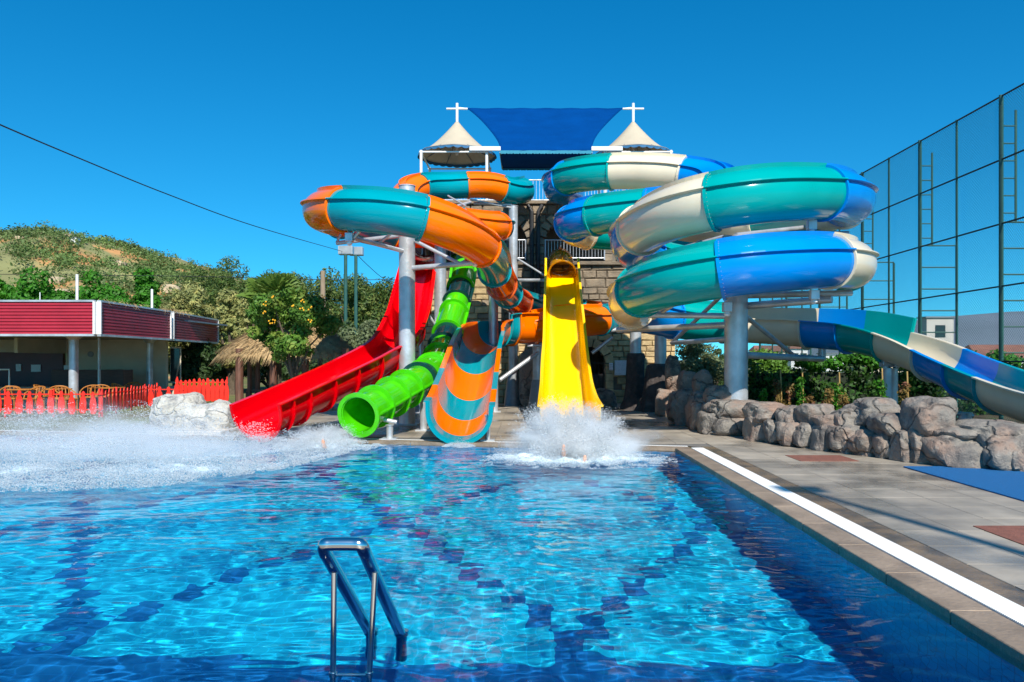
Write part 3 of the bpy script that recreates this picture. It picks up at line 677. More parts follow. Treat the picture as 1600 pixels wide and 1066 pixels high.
railing(-4.1, -.2, 29.1, 7.62, 8.45, 'white railing on the tower roof under the left canopy')
railing(-.1, 1.0, 29.1, 7.62, 8.45, 'short white railing on the tower roof between the two slide starts')
railing(1.9, 5.5, 29.1, 7.62, 8.45, 'white railing on the tower roof under the right canopy')

# canopies
canv = pm('cream_canvas', (.60, .52, .39), .8, .05, 3, trans=.25); navy = pm('blue_valance', (.01, .10, .22), .7, .1, 5)
def canopy(cx, cy, label):
    rr, zr, za = 1.56, 9.80, 11.15; n = 32
    th = thing('peaked_canopy', (cx, cy, 7.6), label, 'canopy')
    V, Fc = [], []; m = 12
    for i in range(m+1):
        t_ = i/m; r = rr*(1-t_)+.03*t_; z = zr+(za-zr)*(t_**1.4)
        for j in range(n):
            a = 2*math.pi*j/n; sc_ = 1-.035*(1-t_)*abs(math.sin(4*a)); V.append(Vector((cx+r*sc_*math.cos(a), cy+r*sc_*math.sin(a), z)))
    for i in range(m):
        for j in range(n): a = i*n+j; b_ = i*n+(j+1) % n; Fc.append((a, b_, b_+n, a+n))
    o = part('canvas', (V, Fc), canv, th, True)
    md = o.modifiers.new('thick', 'SOLIDIFY'); md.thickness = .012
    V, Fc = [], []; n2 = 96
    for j in range(n2):
        a = 2*math.pi*j/n2; q = rr*(1-.035*abs(math.sin(4*a)))+.012; dz = .08+.05*abs(math.sin(16*a))
        for zz in (zr+.015, zr-dz):
            for dr in (0, .012): V.append(Vector((cx+(q+dr-(.05 if zz > zr else 0))*math.cos(a), cy+(q+dr-(.05 if zz > zr else 0))*math.sin(a), zz)))
    for j in range(n2):
        a = 4*j; b_ = 4*((j+1) % n2); Fc += [(a+1, b_+1, b_+3, a+3), (a, a+2, b_+2, b_), (a+2, a+3, b_+3, b_+2)]
    part('valance', (V, Fc), navy, th)
    for k in range(8):
        a = 2*math.pi*(k+.5)/8; part('rib', tube([(cx+rr*.95*math.cos(a), cy+rr*.95*math.sin(a), zr), (cx+rr*.45*math.cos(a), cy+rr*.45*math.sin(a), zr+.32), (cx, cy, zr+.75)], .02, 6), galvd, th)
    part('mast', tube([(cx, cy, zr), (cx, cy, 11.86)], .055, 12), whitem, th)
    part('crossbar', tube([(cx-.42, cy, 11.64), (cx+.42, cy, 11.64)], .04, 10), whitem, th)
    for dx in (-1.25, 1.25):
        for dy in (-1.35, 1.25):
            part('post', tube([(cx+dx, cy+dy, 7.6), (cx+dx, cy+dy, zr-.18)], .055, 12), whitem, th)
    for dy in (-1.35, 1.25): part('beam', box((cx-1.32, cy+dy-.03, zr-.27), (cx+1.32, cy+dy+.03, zr-.21), .01), whitem, th)
    for dx in (-1.25, 1.25): part('beam', box((cx+dx-.03, cy-1.31, zr-.27), (cx+dx+.03, cy+1.21, zr-.21), .01), whitem, th)
canopy(-2.75, 30.6, 'cream peaked canopy with blue scalloped edge on the left corner of the tower')
canopy(4.27, 30.6, 'cream peaked canopy with blue scalloped edge on the right corner of the tower')
shade = thing('shade_net', (.75, 30.3, 7.6), 'dark blue shade net stretched between the two peaked canopies', 'shade net')
netm = pm('blue_shade_net', (.0, .055, .24), .9, .10, 1.2, .35, 6, trans=.2, stretch=(1, 1, 3), spec=.04)
V, Fc = [], []; a_, b_ = 30, 16
for i in range(b_+1):
    t_ = i/b_; half = 3.12-1.38*(1-(1-t_)**1.9)*1.0; zc = 11.66-(11.66-9.55)*t_; yc = 30.6-1.5*t_
    for j in range(a_+1):
        u = j/a_; x = .755+half*(2*u-1); V.append(Vector((x, yc+.02*math.sin(u*19)*t_, zc-.10*math.sin(math.pi*t_)+.012*math.sin(u*40+t_*9))))
for i in range(b_):
    for j in range(a_): q = i*(a_+1)+j; Fc.append((q, q+1, q+a_+2, q+a_+1))
o = part('sloping_net', (V, Fc), netm, shade, True); md = o.modifiers.new('thick', 'SOLIDIFY'); md.thickness = .01
V, Fc = [], []
for i in range(9):
    t_ = i/8
    for j in range(a_+1):
        u = j/a_; V.append(Vector((.755+1.74*(2*u-1), 29.12+2.7*t_, 9.5+.08*t_-.05*math.sin(math.pi*t_))))
for i in range(8):
    for j in range(a_): q = i*(a_+1)+j; Fc.append((q, q+1, q+a_+2, q+a_+1))
o = part('flat_net', (V, Fc), netm, shade, True); md = o.modifiers.new('thick', 'SOLIDIFY'); md.thickness = .01
for yy, zz in ((29.08, 9.52), (31.84, 9.57)):
    V, Fc = [], []; n = 70
    for j in range(n+1):
        x = .755-1.74+3.48*j/n; V += [Vector((x, yy, zz+.05)), Vector((x, yy, zz-.05-.035*abs(math.sin(j*math.pi/2.5)))), Vector((x, yy+.01, zz+.05)), Vector((x, yy+.01, zz-.05-.035*abs(math.sin(j*math.pi/2.5))))]
    for j in range(n): q = 4*j; Fc += [(q, q+1, q+5, q+4), (q+2, q+6, q+7, q+3), (q+1, q+3, q+7, q+5)]
    part('scalloped_edge', (V, Fc), pm('teal_edge_tape', (.01, .22, .33), .7, .1, 5), shade)
for sx in (-1, 1):
    part('beam', box((.755+sx*1.72, 29.06, 9.56), (.755+sx*2.9, 29.16, 9.72), .01), whitem, shade)
    part('guy_rope', tube([(.755+sx*3.52, 30.6, 11.7), (.755+sx*3.1, 30.6, 11.66)], .015, 6), whitem, shade)
    part('edge_tube', tube([(.755+sx*1.74, 29.1, 9.5), (.755+sx*1.74, 31.85, 9.55)], .03, 8), galvd, shade)

# ------------------------------------------------------------ vegetation helpers
def leafm(name, col, var=.35, trans=.3, scale=1.5, col2=None): return pm(name, col, .55, var, scale, geo=True, trans=trans, spec=.3, detail=2, col2=col2, c2lo=.5, c2hi=.6, c2scale=3)
def leaves(blobs, n, s, asp=.5, shell=.55, droop=.0, seed=1):
    r_ = np.random.default_rng(seed); B = np.array(blobs, float)
    wts = B[:, 3]*B[:, 4]+B[:, 4]*B[:, 5]+B[:, 3]*B[:, 5]; k = r_.choice(len(B), n, p=wts/wts.sum())
    d = r_.normal(size=(n, 3)); d /= np.linalg.norm(d, axis=1)[:, None]
    rad = shell+(1-shell)*r_.random(n)**.7+r_.normal(size=n)*.06
    c = B[k, :3]+d*B[k, 3:6]*rad[:, None]
    nrm = d+r_.normal(size=(n, 3))*.55+np.array([0, 0, .25]); nrm /= np.linalg.norm(nrm, axis=1)[:, None]
    a = np.cross(nrm, r_.normal(size=(n, 3))); a /= np.linalg.norm(a, axis=1)[:, None]
    a[:, 2] -= droop; a /= np.linalg.norm(a, axis=1)[:, None]; b_ = np.cross(nrm, a)
    sz = (s*(.6+.8*r_.random(n)))[:, None]
    v = np.stack([c-a*sz*.5, c+b_*sz*asp*.5, c+a*sz*.5, c-b_*sz*asp*.5], 1).reshape(-1, 3)
    return v, np.arange(4*n).reshape(-1, 4)
def clumps(c, r, k, cr, seed, zmin=None):
    q = random.Random(seed); out = []
    for _ in range(k):
        while True:
            d = [q.uniform(-1, 1) for _ in range(3)]
            if sum(t_*t_ for t_ in d) < 1: break
        f = q.uniform(.65, 1.35)*cr; z = c[2]+d[2]*r[2]
        if zmin is not None: z = max(z, zmin+f*.5)
        out.append((c[0]+d[0]*r[0], c[1]+d[1]*r[1], z, f, f, f*.85))
    return out
wood = pm('bark', (.10, .075, .05), .9, .3, 8, .6, 20)
def tree(name, px, Y, ytop, wpx, label, lm, n=3000, s=.2, k=16, crf=.32, zb=None, asp=.5, trunk=.12, cat='tree', group=None, seed=1, droop=0, cfr=None, dpt=1.0):
    x = XY(px, Y); top = P(px, ytop, Y).z; hw = wpx/2/F*Y
    if zb is None: zb = top*.25
    rz = (top-zb)/2; c = (x, Y, zb+rz); cr = (crf if cfr is None else cfr)*min(hw, rz*1.2)
    B = clumps(c, (max(hw-cr*.8, .1), max(hw*dpt-cr*.8, .1), max(rz-cr*.8, .1)), k, cr, seed)
    th = thing(name, (x, Y, 0), label, cat, group)
    part('crown', leaves(B, n, s, asp, seed=seed, droop=droop), lm, th, kind=None)
    gs = [tube([(x, Y, -.1), (x+.1*trunk, Y, zb*.6), (x+.3*trunk, Y, c[2])], [trunk*1.3, trunk, trunk*.5], 8)]
    for b_ in B[:7]: gs.append(tube([(x+.1*trunk, Y, min(zb*.6+.1, b_[2]-.1)), ((x+b_[0])/2, (Y+b_[1])/2, (zb+b_[2])/2), b_[:3]], [trunk*.6, trunk*.4, trunk*.15], 6))
    part('trunk', join(*gs), wood, th)
    return th
olive = leafm('olive_foliage', (.28, .30, .10), col2=(.36, .33, .11)); oliveg = leafm('grey_green_foliage', (.15, .19, .09)); pine = leafm('pine_needles', (.08, .14, .03), .4, col2=(.15, .17, .04))
bright = leafm('bright_leaves', (.05, .20, .012), .3, .35); citrus = leafm('glossy_dark_leaves', (.09, .20, .025), .35, col2=(.18, .25, .04)); darkg = leafm('dark_evergreen', (.045, .085, .025), .4)
hedgem = leafm('hedge_leaves', (.03, .09, .015), .4, col2=(.07, .16, .02)); yelp = leafm('reddish_yellow_leaves', (.22, .15, .04), .3, col2=(.16, .06, .03)); shrubm = leafm('hill_shrub', (.10, .17, .045), .45, .3, .08, col2=(.20, .24, .08))

# hills
HT = [(-400,31),(-200,30),(-120,27.6),(-102,27.2),(-94,27.6),(-86,26.2),(-79,22.8),(-71.5,20.2),(-66,17.9),(-61.5,15),(-55,11),(-47,6),(-38,1.5),(-28,0),(300,0)]
hx = [a for a, _ in HT]; hz = [b_ for _, b_ in HT]
gx = np.linspace(-300, -20, 150); gy = np.linspace(48, 330, 110); GX, GY = np.meshgrid(gx, gy)
def hillz(x, y, HF=.93):
    t_ = np.clip((y-52)/95, 0, 1); t_ = t_*t_*(3-2*t_)*.55+t_*.45
    base = np.interp(x*1.03-3, hx, hz)*t_*HF
    return base+np.minimum(1, base/6)*(1.6*vnoise(x*.09, y*.09, 31)+.9*vnoise(x*.3, y*.3, 32))-.1
GZ = hillz(GX, GY); jj = np.arange(109)[:, None]*150+np.arange(149)[None, :]
hm = pm('rocky_hillside', (.20, .20, .08), .95, .3, .15, .5, 1.5, col2=(.50, .25, .09), c2lo=.50, c2hi=.58, c2scale=.09, geo=True)
solo('hill', (np.stack([GX, GY, GZ], -1).reshape(-1, 3), np.stack([jj, jj+1, jj+151, jj+150], -1).reshape(-1, 4)), hm, kind='structure', smooth=True)
B = []
q = random.Random(5)
while len(B) < 5800:
    x = q.uniform(-135, -20); y = q.uniform(58, 165 if q.random() < .7 else 300); 
    if not -60 < x/y*F+VX < 620: continue
    if noise.noise((x*.07, y*.07, 3)) < -.12 and q.random() < .75: continue
    z = float(hillz(np.array(x), np.array(y)))
    if z < .6: continue
    r = q.uniform(.4, 1.3)*(1+.5*(q.random() < .15)); B.append((x, y, z+r*.35, r, r, r*.75))
B = [(x, y, z-.0, a, b__, c_) for x, y, z, a, b__, c_ in B]
solo('hillside_scrub', leaves(B, 120000, .40, .7, seed=8), shrubm, 'low grey green scrub scattered over the ochre hillside', 'scrub', kind='stuff')
rockh = pm('pale_hill_rock', (.40, .31, .2), .9, .25, 1, .5, 3, geo=True)
import bmesh
def boulder(c, r, seed, sub=3, sq=.75, amp=.16, fr_=1.1, flat=True):
    bm = bmesh.new(); bmesh.ops.create_icosphere(bm, subdivisions=sub, radius=1)
    for v in bm.verts:
        d = v.co.normalized(); e = Vector([math.copysign(abs(t_)**sq, t_) for t_ in d]); 
        s_ = 1+amp*noise.noise(d*fr_+Vector((seed*3.1, seed*1.7, 0)))*2+amp*.5*noise.noise(d*3.3+Vector((seed, 0, seed)))+amp*.25*noise.noise(d*8+Vector((seed, seed, 0)))-amp*.55*max(0, .18-abs(noise.noise(d*1.9+Vector((seed*2.3, 1, seed)))))/.18*.5
        v.co = Vector((c[0]+e.x*r[0]*s_, c[1]+e.y*r[1]*s_, c[2]+e.z*r[2]*s_))
    V = [v.co.copy() for v in bm.verts]; Fc = [tuple(x.index for x in f.verts) for f in bm.faces]; bm.free(); return V, Fc
gs = []
for k in range(60):
    x = q.uniform(-125, -50); y = q.uniform(75, 140); z = float(hillz(np.array(x), np.array(y))); r = q.uniform(.5, 1.6)
    gs.append(boulder((x, y, z+r*.1), (r*1.3, r, r*.8), k, 2))
solo('hillside_rocks', join(*gs), rockh, 'pale rocks poking out of the scrub on the hillside', 'rocks', kind='stuff')
HYd = min(np.arange(70., 140., 1.), key=lambda yy_: abs(VY-F*(float(hillz(np.array(XY(117, yy_)), np.array(yy_)))-CAMZ)/yy_-381)); x = XY(117, HYd); z = float(hillz(np.array(x), np.array(HYd)))
hh = thing('white_hut', (x, HYd, z), 'tiny white building half way up the scrubby hill', 'building')
part('wall', box((x-.6, HYd-.6, z-1), (x+.6, HYd+.6, z+.95)), whitem, hh); part('roof', box((x-.68, HYd-.68, z+.955), (x+.68, HYd+.68, z+1.05)), galvd, hh)
# distant mountain on the right, haze put into its blue-grey colour
mx_ = np.linspace(180, 2600, 90); my_ = np.linspace(760, 1500, 16); MX, MY = np.meshgrid(mx_, my_)
MZ = (np.interp(MX, [180,330,430,470,530,590,700,900,2600], [0,8,28,44,56,66,74,80,60])*np.sin(np.clip((MY-760)/740, 0, 1)*math.pi)**.6+3*vnoise(MX*.01, MY*.01, 41)-3)
jj = np.arange(15)[:, None]*90+np.arange(89)[None, :]
solo('mountain', (np.stack([MX, MY, MZ], -1).reshape(-1, 3), np.stack([jj, jj+1, jj+91, jj+90], -1).reshape(-1, 4)), pm('haze_tinted_rock', (.115, .15, .19), 1, .12, .01, geo=True), kind='structure', smooth=True)

# ------------------------------------------------------------ trees on the left
for k, (px, Y, yt, wp, lb) in enumerate(((62,50,412,80,'bright green bushy tree behind the left end of the burgundy roof'),(150,50,415,72,'bright green bushy tree behind the corner of the burgundy roof'),(228,52,416,44,'narrow bright green tree right of the white roof pole'),(5,50,425,30,'bright green tree cut by the left edge of the photo'),(105,49,436,60,'low bright green bush between two taller bushy trees'),(185,49,450,50,'low bright green bush right of the corner of the roof'))):
    tree('leafy_tree', px, Y, yt, wp*1.3, lb, bright, 8500, .30, 30, .42, zb=1.0, group='bright green trees behind the restaurant', seed=40+k)
for k, (px, Y, yt, wp, lb) in enumerate(((322,75,412,60,'dark pine on the skyline right of the hill'),(355,78,400,50,'dark pine left of a taller pair on the skyline'),(392,74,404,70,'broad dark pine on the skyline above the palm'),
        (440,72,432,70,'low rounded pine on the skyline right of the palm'),(478,70,428,50,'slender pine left of the floodlight masts'),(525,66,402,95,'tall broad pine behind the floodlight masts'),(572,64,440,70,'pine right of the floodlight masts'),(612,60,428,60,'pine next to the thick slide pole'),(660,62,440,70,'pine seen between the slide poles'),
        (300,70,420,80,'pine behind the large olive tree'),(340,68,418,80,'wide pine filling the skyline left of the palm'),(415,66,416,90,'wide pine filling the skyline above the palm'),(462,66,424,90,'wide pine between the palm and the utility pole'),(555,62,425,100,'wide pine right of the tall one'),(590,60,436,90,'wide pine left of the thick slide pole'),(450,60,470,80,'low pine behind the loquat tree'),(500,55,478,90,'dense pine below the tall one'))):
    tree('pine_tree', px, Y, yt-9, max(wp, 85), lb, pine, 7500, .30, 34, .38, zb=.5, asp=.35, trunk=.2, group='pines behind the slides', seed=60+k)
for k, (px, Y, yt, wp, n, lb) in enumerate(((300,38,437,120,11000,'large grey green olive tree behind the end of the burgundy roof'),(362,37,432,90,8000,'grey green olive tree left of the palm'),(255,40,462,70,4000,'low olive tree just above the burgundy roof'),(395,40,470,70,5000,'olive tree behind the loquat tree'))):
    tree('olive_tree', px, Y, yt, wp, lb, olive, n, .20, 34, .26, zb=.5, asp=.4, trunk=.22, group='olive trees by the restaurant', seed=80+k, droop=.3)
for k, (px, Y, yt, wp, lb) in enumerate(((575,36,488,110,'silvery green bush behind the red slide'),(630,35,470,80,'dark green bush behind the thick slide pole'),(535,38,500,80,'dark bush right of the loquat tree'),(300,34,520,90,'shady bush under the olive tree'),(480,42,520,90,'dark bush behind the thatched hut'),(420,44,520,90,'dark bush behind the hut posts'),(350,42,540,80,'dark bush left of the hut'),(700,40,500,120,'dark bush behind the tower corner'))):
    tree('bush', px, Y, yt, wp, lb, oliveg if k == 0 else darkg, 4500, .2, 24, .3, zb=-.1, cat='bush', seed=100+k)
lq = tree('loquat_tree', 458, 21.5, 446, 160, 'loquat tree with dark leaves and small yellow fruit in front of the thatched hut', citrus, 10000, .14, 48, .21, zb=1.55, asp=.42, trunk=.07, seed=131, cat='fruit tree')
fr_m = pm('yellow_fruit', (.85, .42, .02), .5, .1, 5); V, Fc = [], []; q = random.Random(9)
for k in range(11):
    px_ = q.uniform(402, 520); py_ = q.uniform(462, 505); c = P(px_, py_, 20.3+q.uniform(-.2, .4))
    for m_ in range(3):
        cc = c+Vector((q.uniform(-.06, .06), q.uniform(-.06, .06), q.uniform(-.06, .06))); g = boulder(cc, (.024, .024, .028), k, 1, 1, .02); kk = len(V); V += g[0]; Fc += [tuple(i+kk for i in f) for f in g[1]]
part('fruit', (V, Fc), fr_m, lq, kind='stuff')
# fan palm
pt = P(430, 474, 25); palm = thing('fan_palm', (pt.x, 25, 0), 'fan palm with big round leaves sticking up above the loquat tree', 'palm')
part('trunk', tube([(pt.x, 25, -.1), (pt.x+.05, 25, pt.z*.5), (pt.x, 25, pt.z-.2)], [.2, .16, .14], 12), wood, palm)
fm = leafm('palm_fan', (.14, .23, .04), .2, .35)
for k in range(16):
    a = k*2.4; el = [1.1, .7, .35, -.05, .9][k % 5]; d = Vector((math.cos(a)*math.cos(el), math.sin(a)*math.cos(el)*.8, math.sin(el)))
    c = Vector((pt.x, 25, pt.z-.15)); stem = c+d*.55; up_ = Vector((0, 0, 1)); s_ = d.cross(up_).normalized(); u_ = s_.cross(d).normalized()
    V, Fc = [], []; n = 22
    for j in range(n):
        for e in (-.5, .5):
            an = (j+e-n/2)/n*R(230); V.append(stem+(d*math.cos(an)+s_*math.sin(an))*.62+u_*(.05*(1 if e > 0 else -1)))
        an = (j-n/2)/n*R(230); V.append(stem+(d*math.cos(an)+s_*math.sin(an))*.85-Vector((0, 0, .12))); V.append(stem)
        Fc += [(4*j+3, 4*j, 4*j+2, 4*j+1)]
    l = part('leaf', (V, Fc), fm, palm); part('stalk', tube([c, stem], .018, 6), fm, l)

# ------------------------------------------------------------ restaurant
burg = pm('burgundy_corrugated_sheet', (.38, .02, .04), .4, .12, 1.5); beige = pm('beige_plaster', (.62, .53, .39), .85, .08, 2); dbrown = pm('dark_wood_panel', (.075, .032, .024), .5, .3, 3, stretch=(1, 1, 5)); maroon = pm('maroon_tiles', (.10, .008, .018), .35, .2, 3)
rs = thing('restaurant_pavilion', (-16, 27, 0), 'open sided poolside restaurant with burgundy corrugated fascia on steel columns', 'building')
def fascia(a, b_, z0, z1, nr=10):
    a = Vector(a); b_ = Vector(b_); d = (b_-a).normalized(); n = Vector((d.y, -d.x, 0))
    pr_ = []
    for k in range(nr*6+1):
        z = z0+(z1-z0)*k/(nr*6); ph = (k/6) % 1; off = .035 if ph < .55 else .0; pr_.append((z, off+.02))
    V = []; Fc = []
    for z, o_ in pr_: V += [Vector((a.x, a.y, z))+n*o_, Vector((b_.x, b_.y, z))+n*o_, Vector((a.x, a.y, z))-n*.02, Vector((b_.x, b_.y, z))-n*.02]
    for k in range(len(pr_)-1): q_ = 4*k; Fc += [(q_, q_+1, q_+5, q_+4), (q_+2, q_+6, q_+7, q_+3), (q_, q_+4, q_+6, q_+2), (q_+1, q_+3, q_+7, q_+5)]
    s = part('fascia_panel', (V, Fc), burg, rs)
    for z, h in ((z0-.06, .07), (z1-.01, .06)):
        V = [Vector((p.x, p.y, zz))+n*o_ for p in (a, b_) for zz in (z, z+h) for o_ in (-.04, .09)]
        part('edge_rail', (V, [(0,1,3,2),(4,6,7,5),(0,4,5,1),(2,3,7,6),(1,5,7,3),(0,2,6,4)]), galv, s)
    for p in (a, b_):
        V = [p+d*e+n*o_+Vector((0, 0, zz)) for e in (-.03, .03) for zz in (z0, z1) for o_ in (-.03, .10)]
        part('edge_post', (V, [(0,1,3,2),(4,6,7,5),(0,4,5,1),(2,3,7,6),(1,5,7,3),(0,2,6,4)]), whitem, s)
zf0, zf1 = 2.44, 3.46
C1 = (-13.4, 24.0, 0)
fascia((-32, 24.0, 0), (-13.46, 24.0, 0), zf0, zf1); fascia((-13.4, 24.05, 0), (-13.62, 29.3, 0), zf0, zf1); fascia((-13.66, 29.6, 0), (-14.35, 35.6, 0), zf0, zf1)
part('soffit', ([Vector(p) for p in ((-32,24,2.46),(-13.5,24,2.46),(-14.4,35.6,2.46),(-32,35.6,2.46),(-32,24,2.58),(-13.5,24,2.58),(-14.4,35.6,2.58),(-32,35.6,2.58))], [(0,1,2,3),(7,6,5,4),(0,4,5,1),(1,5,6,2),(2,6,7,3),(3,7,4,0)]), pm('painted_soffit', (.35, .30, .25), .8), rs)
part('roof', box((-32, 24.1, 3.2), (-13.8, 35.5, 3.26)), galvd, rs)
for px, Y, r in ((115,25.2,.145),(234,30.5,.125),(-60,25.2,.145)): 
    c_ = part('steel_column', cyl((XY(px, Y), Y), r, r, -.02, 2.46, 24), galv, rs, True); part('capital', cyl((XY(px, Y), Y), r, r*2.2, 2.3, 2.45, 20), galv, c_)
part('steel_column', cyl((XY(155, 28.5), 28.5), .055, .055, 0, 2.46, 12), galv, rs)
for px, Y, yt in ((120.5, 26, 429), (237.5, 31, 452), (62.5, 27, 457)): part('roof_pole', tube([(XY(px, Y), Y, 3.26), (XY(px, Y), Y, P(px, yt, Y).z)], .045 if Y != 27 else .015, 8), whitem, rs)
part('back_wall', box((XY(103, 31.5), 31.5, 0), (XY(285, 33), 31.7, 2.46)), beige, rs)
part('side_wall', box((XY(103, 31.5)-.12, 28.5, 1.9), (XY(103, 31.5), 31.5, 2.46)), beige, rs)
wdw = part('window', box((XY(266, 31.4), 31.42, .75), (XY(280, 31.4), 31.5, 2.1)), pm('dark_glass', (.02, .025, .025), .08), rs); part('window_frame', box((XY(264.5, 31.4), 31.47, .68), (XY(281.5, 31.4), 31.498, 2.17)), beige, wdw)
part('kitchen_wall', box((-32, 31.5, 0), (XY(103, 31.5)-.13, 31.7, 1.95)), maroon, rs); part('cream_band', box((-32, 31.4, 1.95), (XY(103, 31.5)-.13, 31.7, 2.46)), beige, rs)
bar = part('bar_counter', box((XY(80, 29), 29, 0), (XY(193, 29), 29.7, 1.26), .01), dbrown, rs)
part('serving_counter', box((-30, 27.4, 0), (XY(78, 27.4), 28.1, .68), .01), pm('brushed_counter', (.22, .19, .17), .4, .2, 3), rs)
for a_, c_, y0, y1 in ((13, 21, 569, 580), (37, 52, 570, 581), (89, 99, 571, 580)): part('paper_notice', box((XY(a_, 31), 31.46, P(0, y1, 31.4).z), (XY(c_, 31), 31.49, P(0, y0, 31.4).z)), whitem, rs)
part('clock', tube([(XY(140, 31.4), 31.49, 1.87), (XY(140, 31.4), 31.46, 1.87)], .12, 20), galvd, rs)
part('sill_rail', tube([(XY(-20, 27), 27, 1.3), (XY(14.5, 27), 27, 1.3), (XY(14.5, 27), 27, .68)], .03, 8), whitem, rs)
q = random.Random(3)
straw = pm('dry_thatch', (.40, .27, .13), .9, .35, 6, .3, 30)
def strawpatch(th, pts, n, ln, name='loose_thatch'):
    V, Fc = [], []
    for _ in range(n):
        p = Vector(q.choice(pts))+Vector((q.uniform(-.25, .25), q.uniform(-.15, .15), q.uniform(-.03, .05))); d = Vector((q.uniform(-1, 1), q.uniform(-1, .2), q.uniform(-.9, .25))).normalized()*ln*q.uniform(.4, 1)
        k = len(V); V += [p, p+Vector((.012, 0, .004)), p+d]; Fc.append((k, k+1, k+2))
    return part(name, (V, Fc), straw, th, kind='stuff')
strawpatch(rs, [(x, 23.97, 3.53) for x in (-19.8, -19.4, -19, -18.6, -18.2, -17.2)]+[(-13.5-.02*i, 28.6+i*.3, 3.53) for i in range(8)]+[(-13.4-.02*i, 24.5+i*.5, 3.53) for i in range(6)], 420, .32)

# picket fence
redp = pm('red_painted_board', (.78, .025, .01), .5, .15, 3, col2=(.5, .015, .012), c2lo=.5, c2hi=.7)
pick_o = [(-.045,0),(.045,0),(.075,.06),(.082,.3),(.06,.46),(.032,.52),(.045,.58),(.03,.65),(0,.68),(-.03,.65),(-.045,.58),(-.032,.52),(-.06,.46),(-.082,.3),(-.075,.06)]
gpk = prism(pick_o, .022); mpk = mk('picket', gpk[0], gpk[1], redp)
def pfence(a, b_, sp, label, gname, hs=1.0, z0=.07):
    a = Vector(a); b_ = Vector(b_); d = b_-a; L_ = d.length; ang = math.atan2(d.y, d.x)
    th = thing('picket_fence', a, label, 'fence', gname, ang); n = int(L_/sp)
    for k in range(n+1):
        o = link('picket', mpk, th, (k*sp, 0, z0+random.uniform(-.015, .015))); o.scale = (random.uniform(1.15, 1.4), 1, hs*random.uniform(.96, 1.04)); o.rotation_euler = (0, random.uniform(-.03, .03), 0)
    for z in (.17, .62):
        o = link('rail', mk('rail', *box((-.05, .012, z*hs), (L_+.05, .04, z*hs+.035)), redp), th)
    k = 0
    while k <= L_+.01: o = link('post', mk('post', *box((k-.02, .042, -.1), (k+.02, .08, .80*hs)), redp), th); k += max(.9, L_/max(1, round(L_/1.5)))
pfence((XY(-70, 22.4), 22.4, 0), (XY(158, 22.4), 22.4, 0), .31, 'red picket fence with round headed boards in front of the restaurant', 'red picket fences')
pfence((XY(159, 22.5), 22.5, 0), (XY(248, 28.2), 28.2, 0), .33, 'red picket fence running back from the corner towards the white rock', 'red picket fences')
pfence((XY(236, 26), 26, 0), (XY(285, 26), 26, 0), .30, 'short red picket fence just behind the white rock', 'red picket fences')
pfence((XY(276, 29), 29, 0), (XY(354, 29), 29, 0), .17, 'farthest red picket fence, with closely set boards beside the red slide', 'red picket fences', 1.25)
# chairs and tables
ratt = pm('orange_rattan', (.40, .15, .025), .5, .25, 10)
def chair(loc, rz, label):
    th = thing('cafe_chair', loc, label, 'chair', 'chairs behind the picket fence', rz)
    def pt_(nm, g, parent=th): 
        o = link(nm, mk(nm, g[0], g[1], ratt), parent); return o
    pt_('seat', box((-.22, -.22, .43), (.22, .22, .47), .01))
    for sx in (-1, 1):
        for sy in (-1, 1): pt_('leg', tube([(sx*.21, sy*.2, 0), (sx*.19, sy*.19, .44)], .018, 6))
    arc = [(.27*math.cos(a), .10+.2*math.sin(a), .70+.12*math.sin(a)) for a in np.linspace(0, math.pi, 9)]
    pt_('backrest', join(tube([(.24, -.12, .45), (.27, -.05, .62)]+arc+[(-.27, -.05, .62), (-.24, -.12, .45)], .02, 6), *[tube([(x, .2, .46), (x*1.15, .27, .80)], .011, 4) for x in (-.15, -.05, .05, .15)]))
    return th
cl_ = ['leftmost orange rattan chair behind the picket fence','orange rattan chair second from the left behind the fence','orange rattan chair left of the steel column','orange rattan chair close to the left of the thick steel column','orange rattan chair in the middle of the left row','orange rattan chair right of the thick steel column','orange rattan chair beside the brown bar','orange rattan chair at the right end of the brown bar','orange rattan chair in front of the serving counter','orange rattan chair below the beige wall']
for k, (px, Y, rz) in enumerate(((14,23.6,.3),(26,24.4,2.9),(92,24.0,.5),(104,23.4,1.2),(52,23.5,-.3),(140,24.6,.1),(156,24.9,.4),(190,26.8,2.6),(70,25.2,1.8),(206,27.6,.2))): chair((XY(px, Y), Y, 0), rz, cl_[k])
for k, (px, Y, lb) in enumerate(((38,24.0,'wooden cafe table between the chairs at the left'),(82,24.3,'wooden cafe table left of the thick steel column'),(168,25.4,'wooden cafe table right of the thick steel column'))):
    th = thing('cafe_table', (XY(px, Y), Y, 0), lb, 'table', 'tables behind the picket fence'); x = XY(px, Y)
    part('tabletop', box((x-.4, Y-.4, .70), (x+.4, Y+.4, .73), .008), ratt, th)
    for sx in (-1, 1):
        for sy in (-1, 1): part('leg', tube([(x+sx*.34, Y+sy*.34, 0), (x+sx*.34, Y+sy*.34, .7)], .02, 6), ratt, th)
# planter with yellow green plants
th = thing('rock_planter', (XY(308, 31), 31, 0), 'low pale rock planter with yellow green plants behind the red fence', 'planter')
part('rock', boulder((XY(306, 31), 31, .2), (1.15, .7, .45), 17, 3), pm('pale_rock', (.42, .36, .27), .9, .2, 2, .5, 8), th, True)
part('foliage', leaves([(XY(285+9*k, 31), 30.9, .62, .28, .3, .12) for k in range(7)], 1200, .11, seed=9), leafm('yellow_green_leaves', (.22, .24, .02), .3), th)

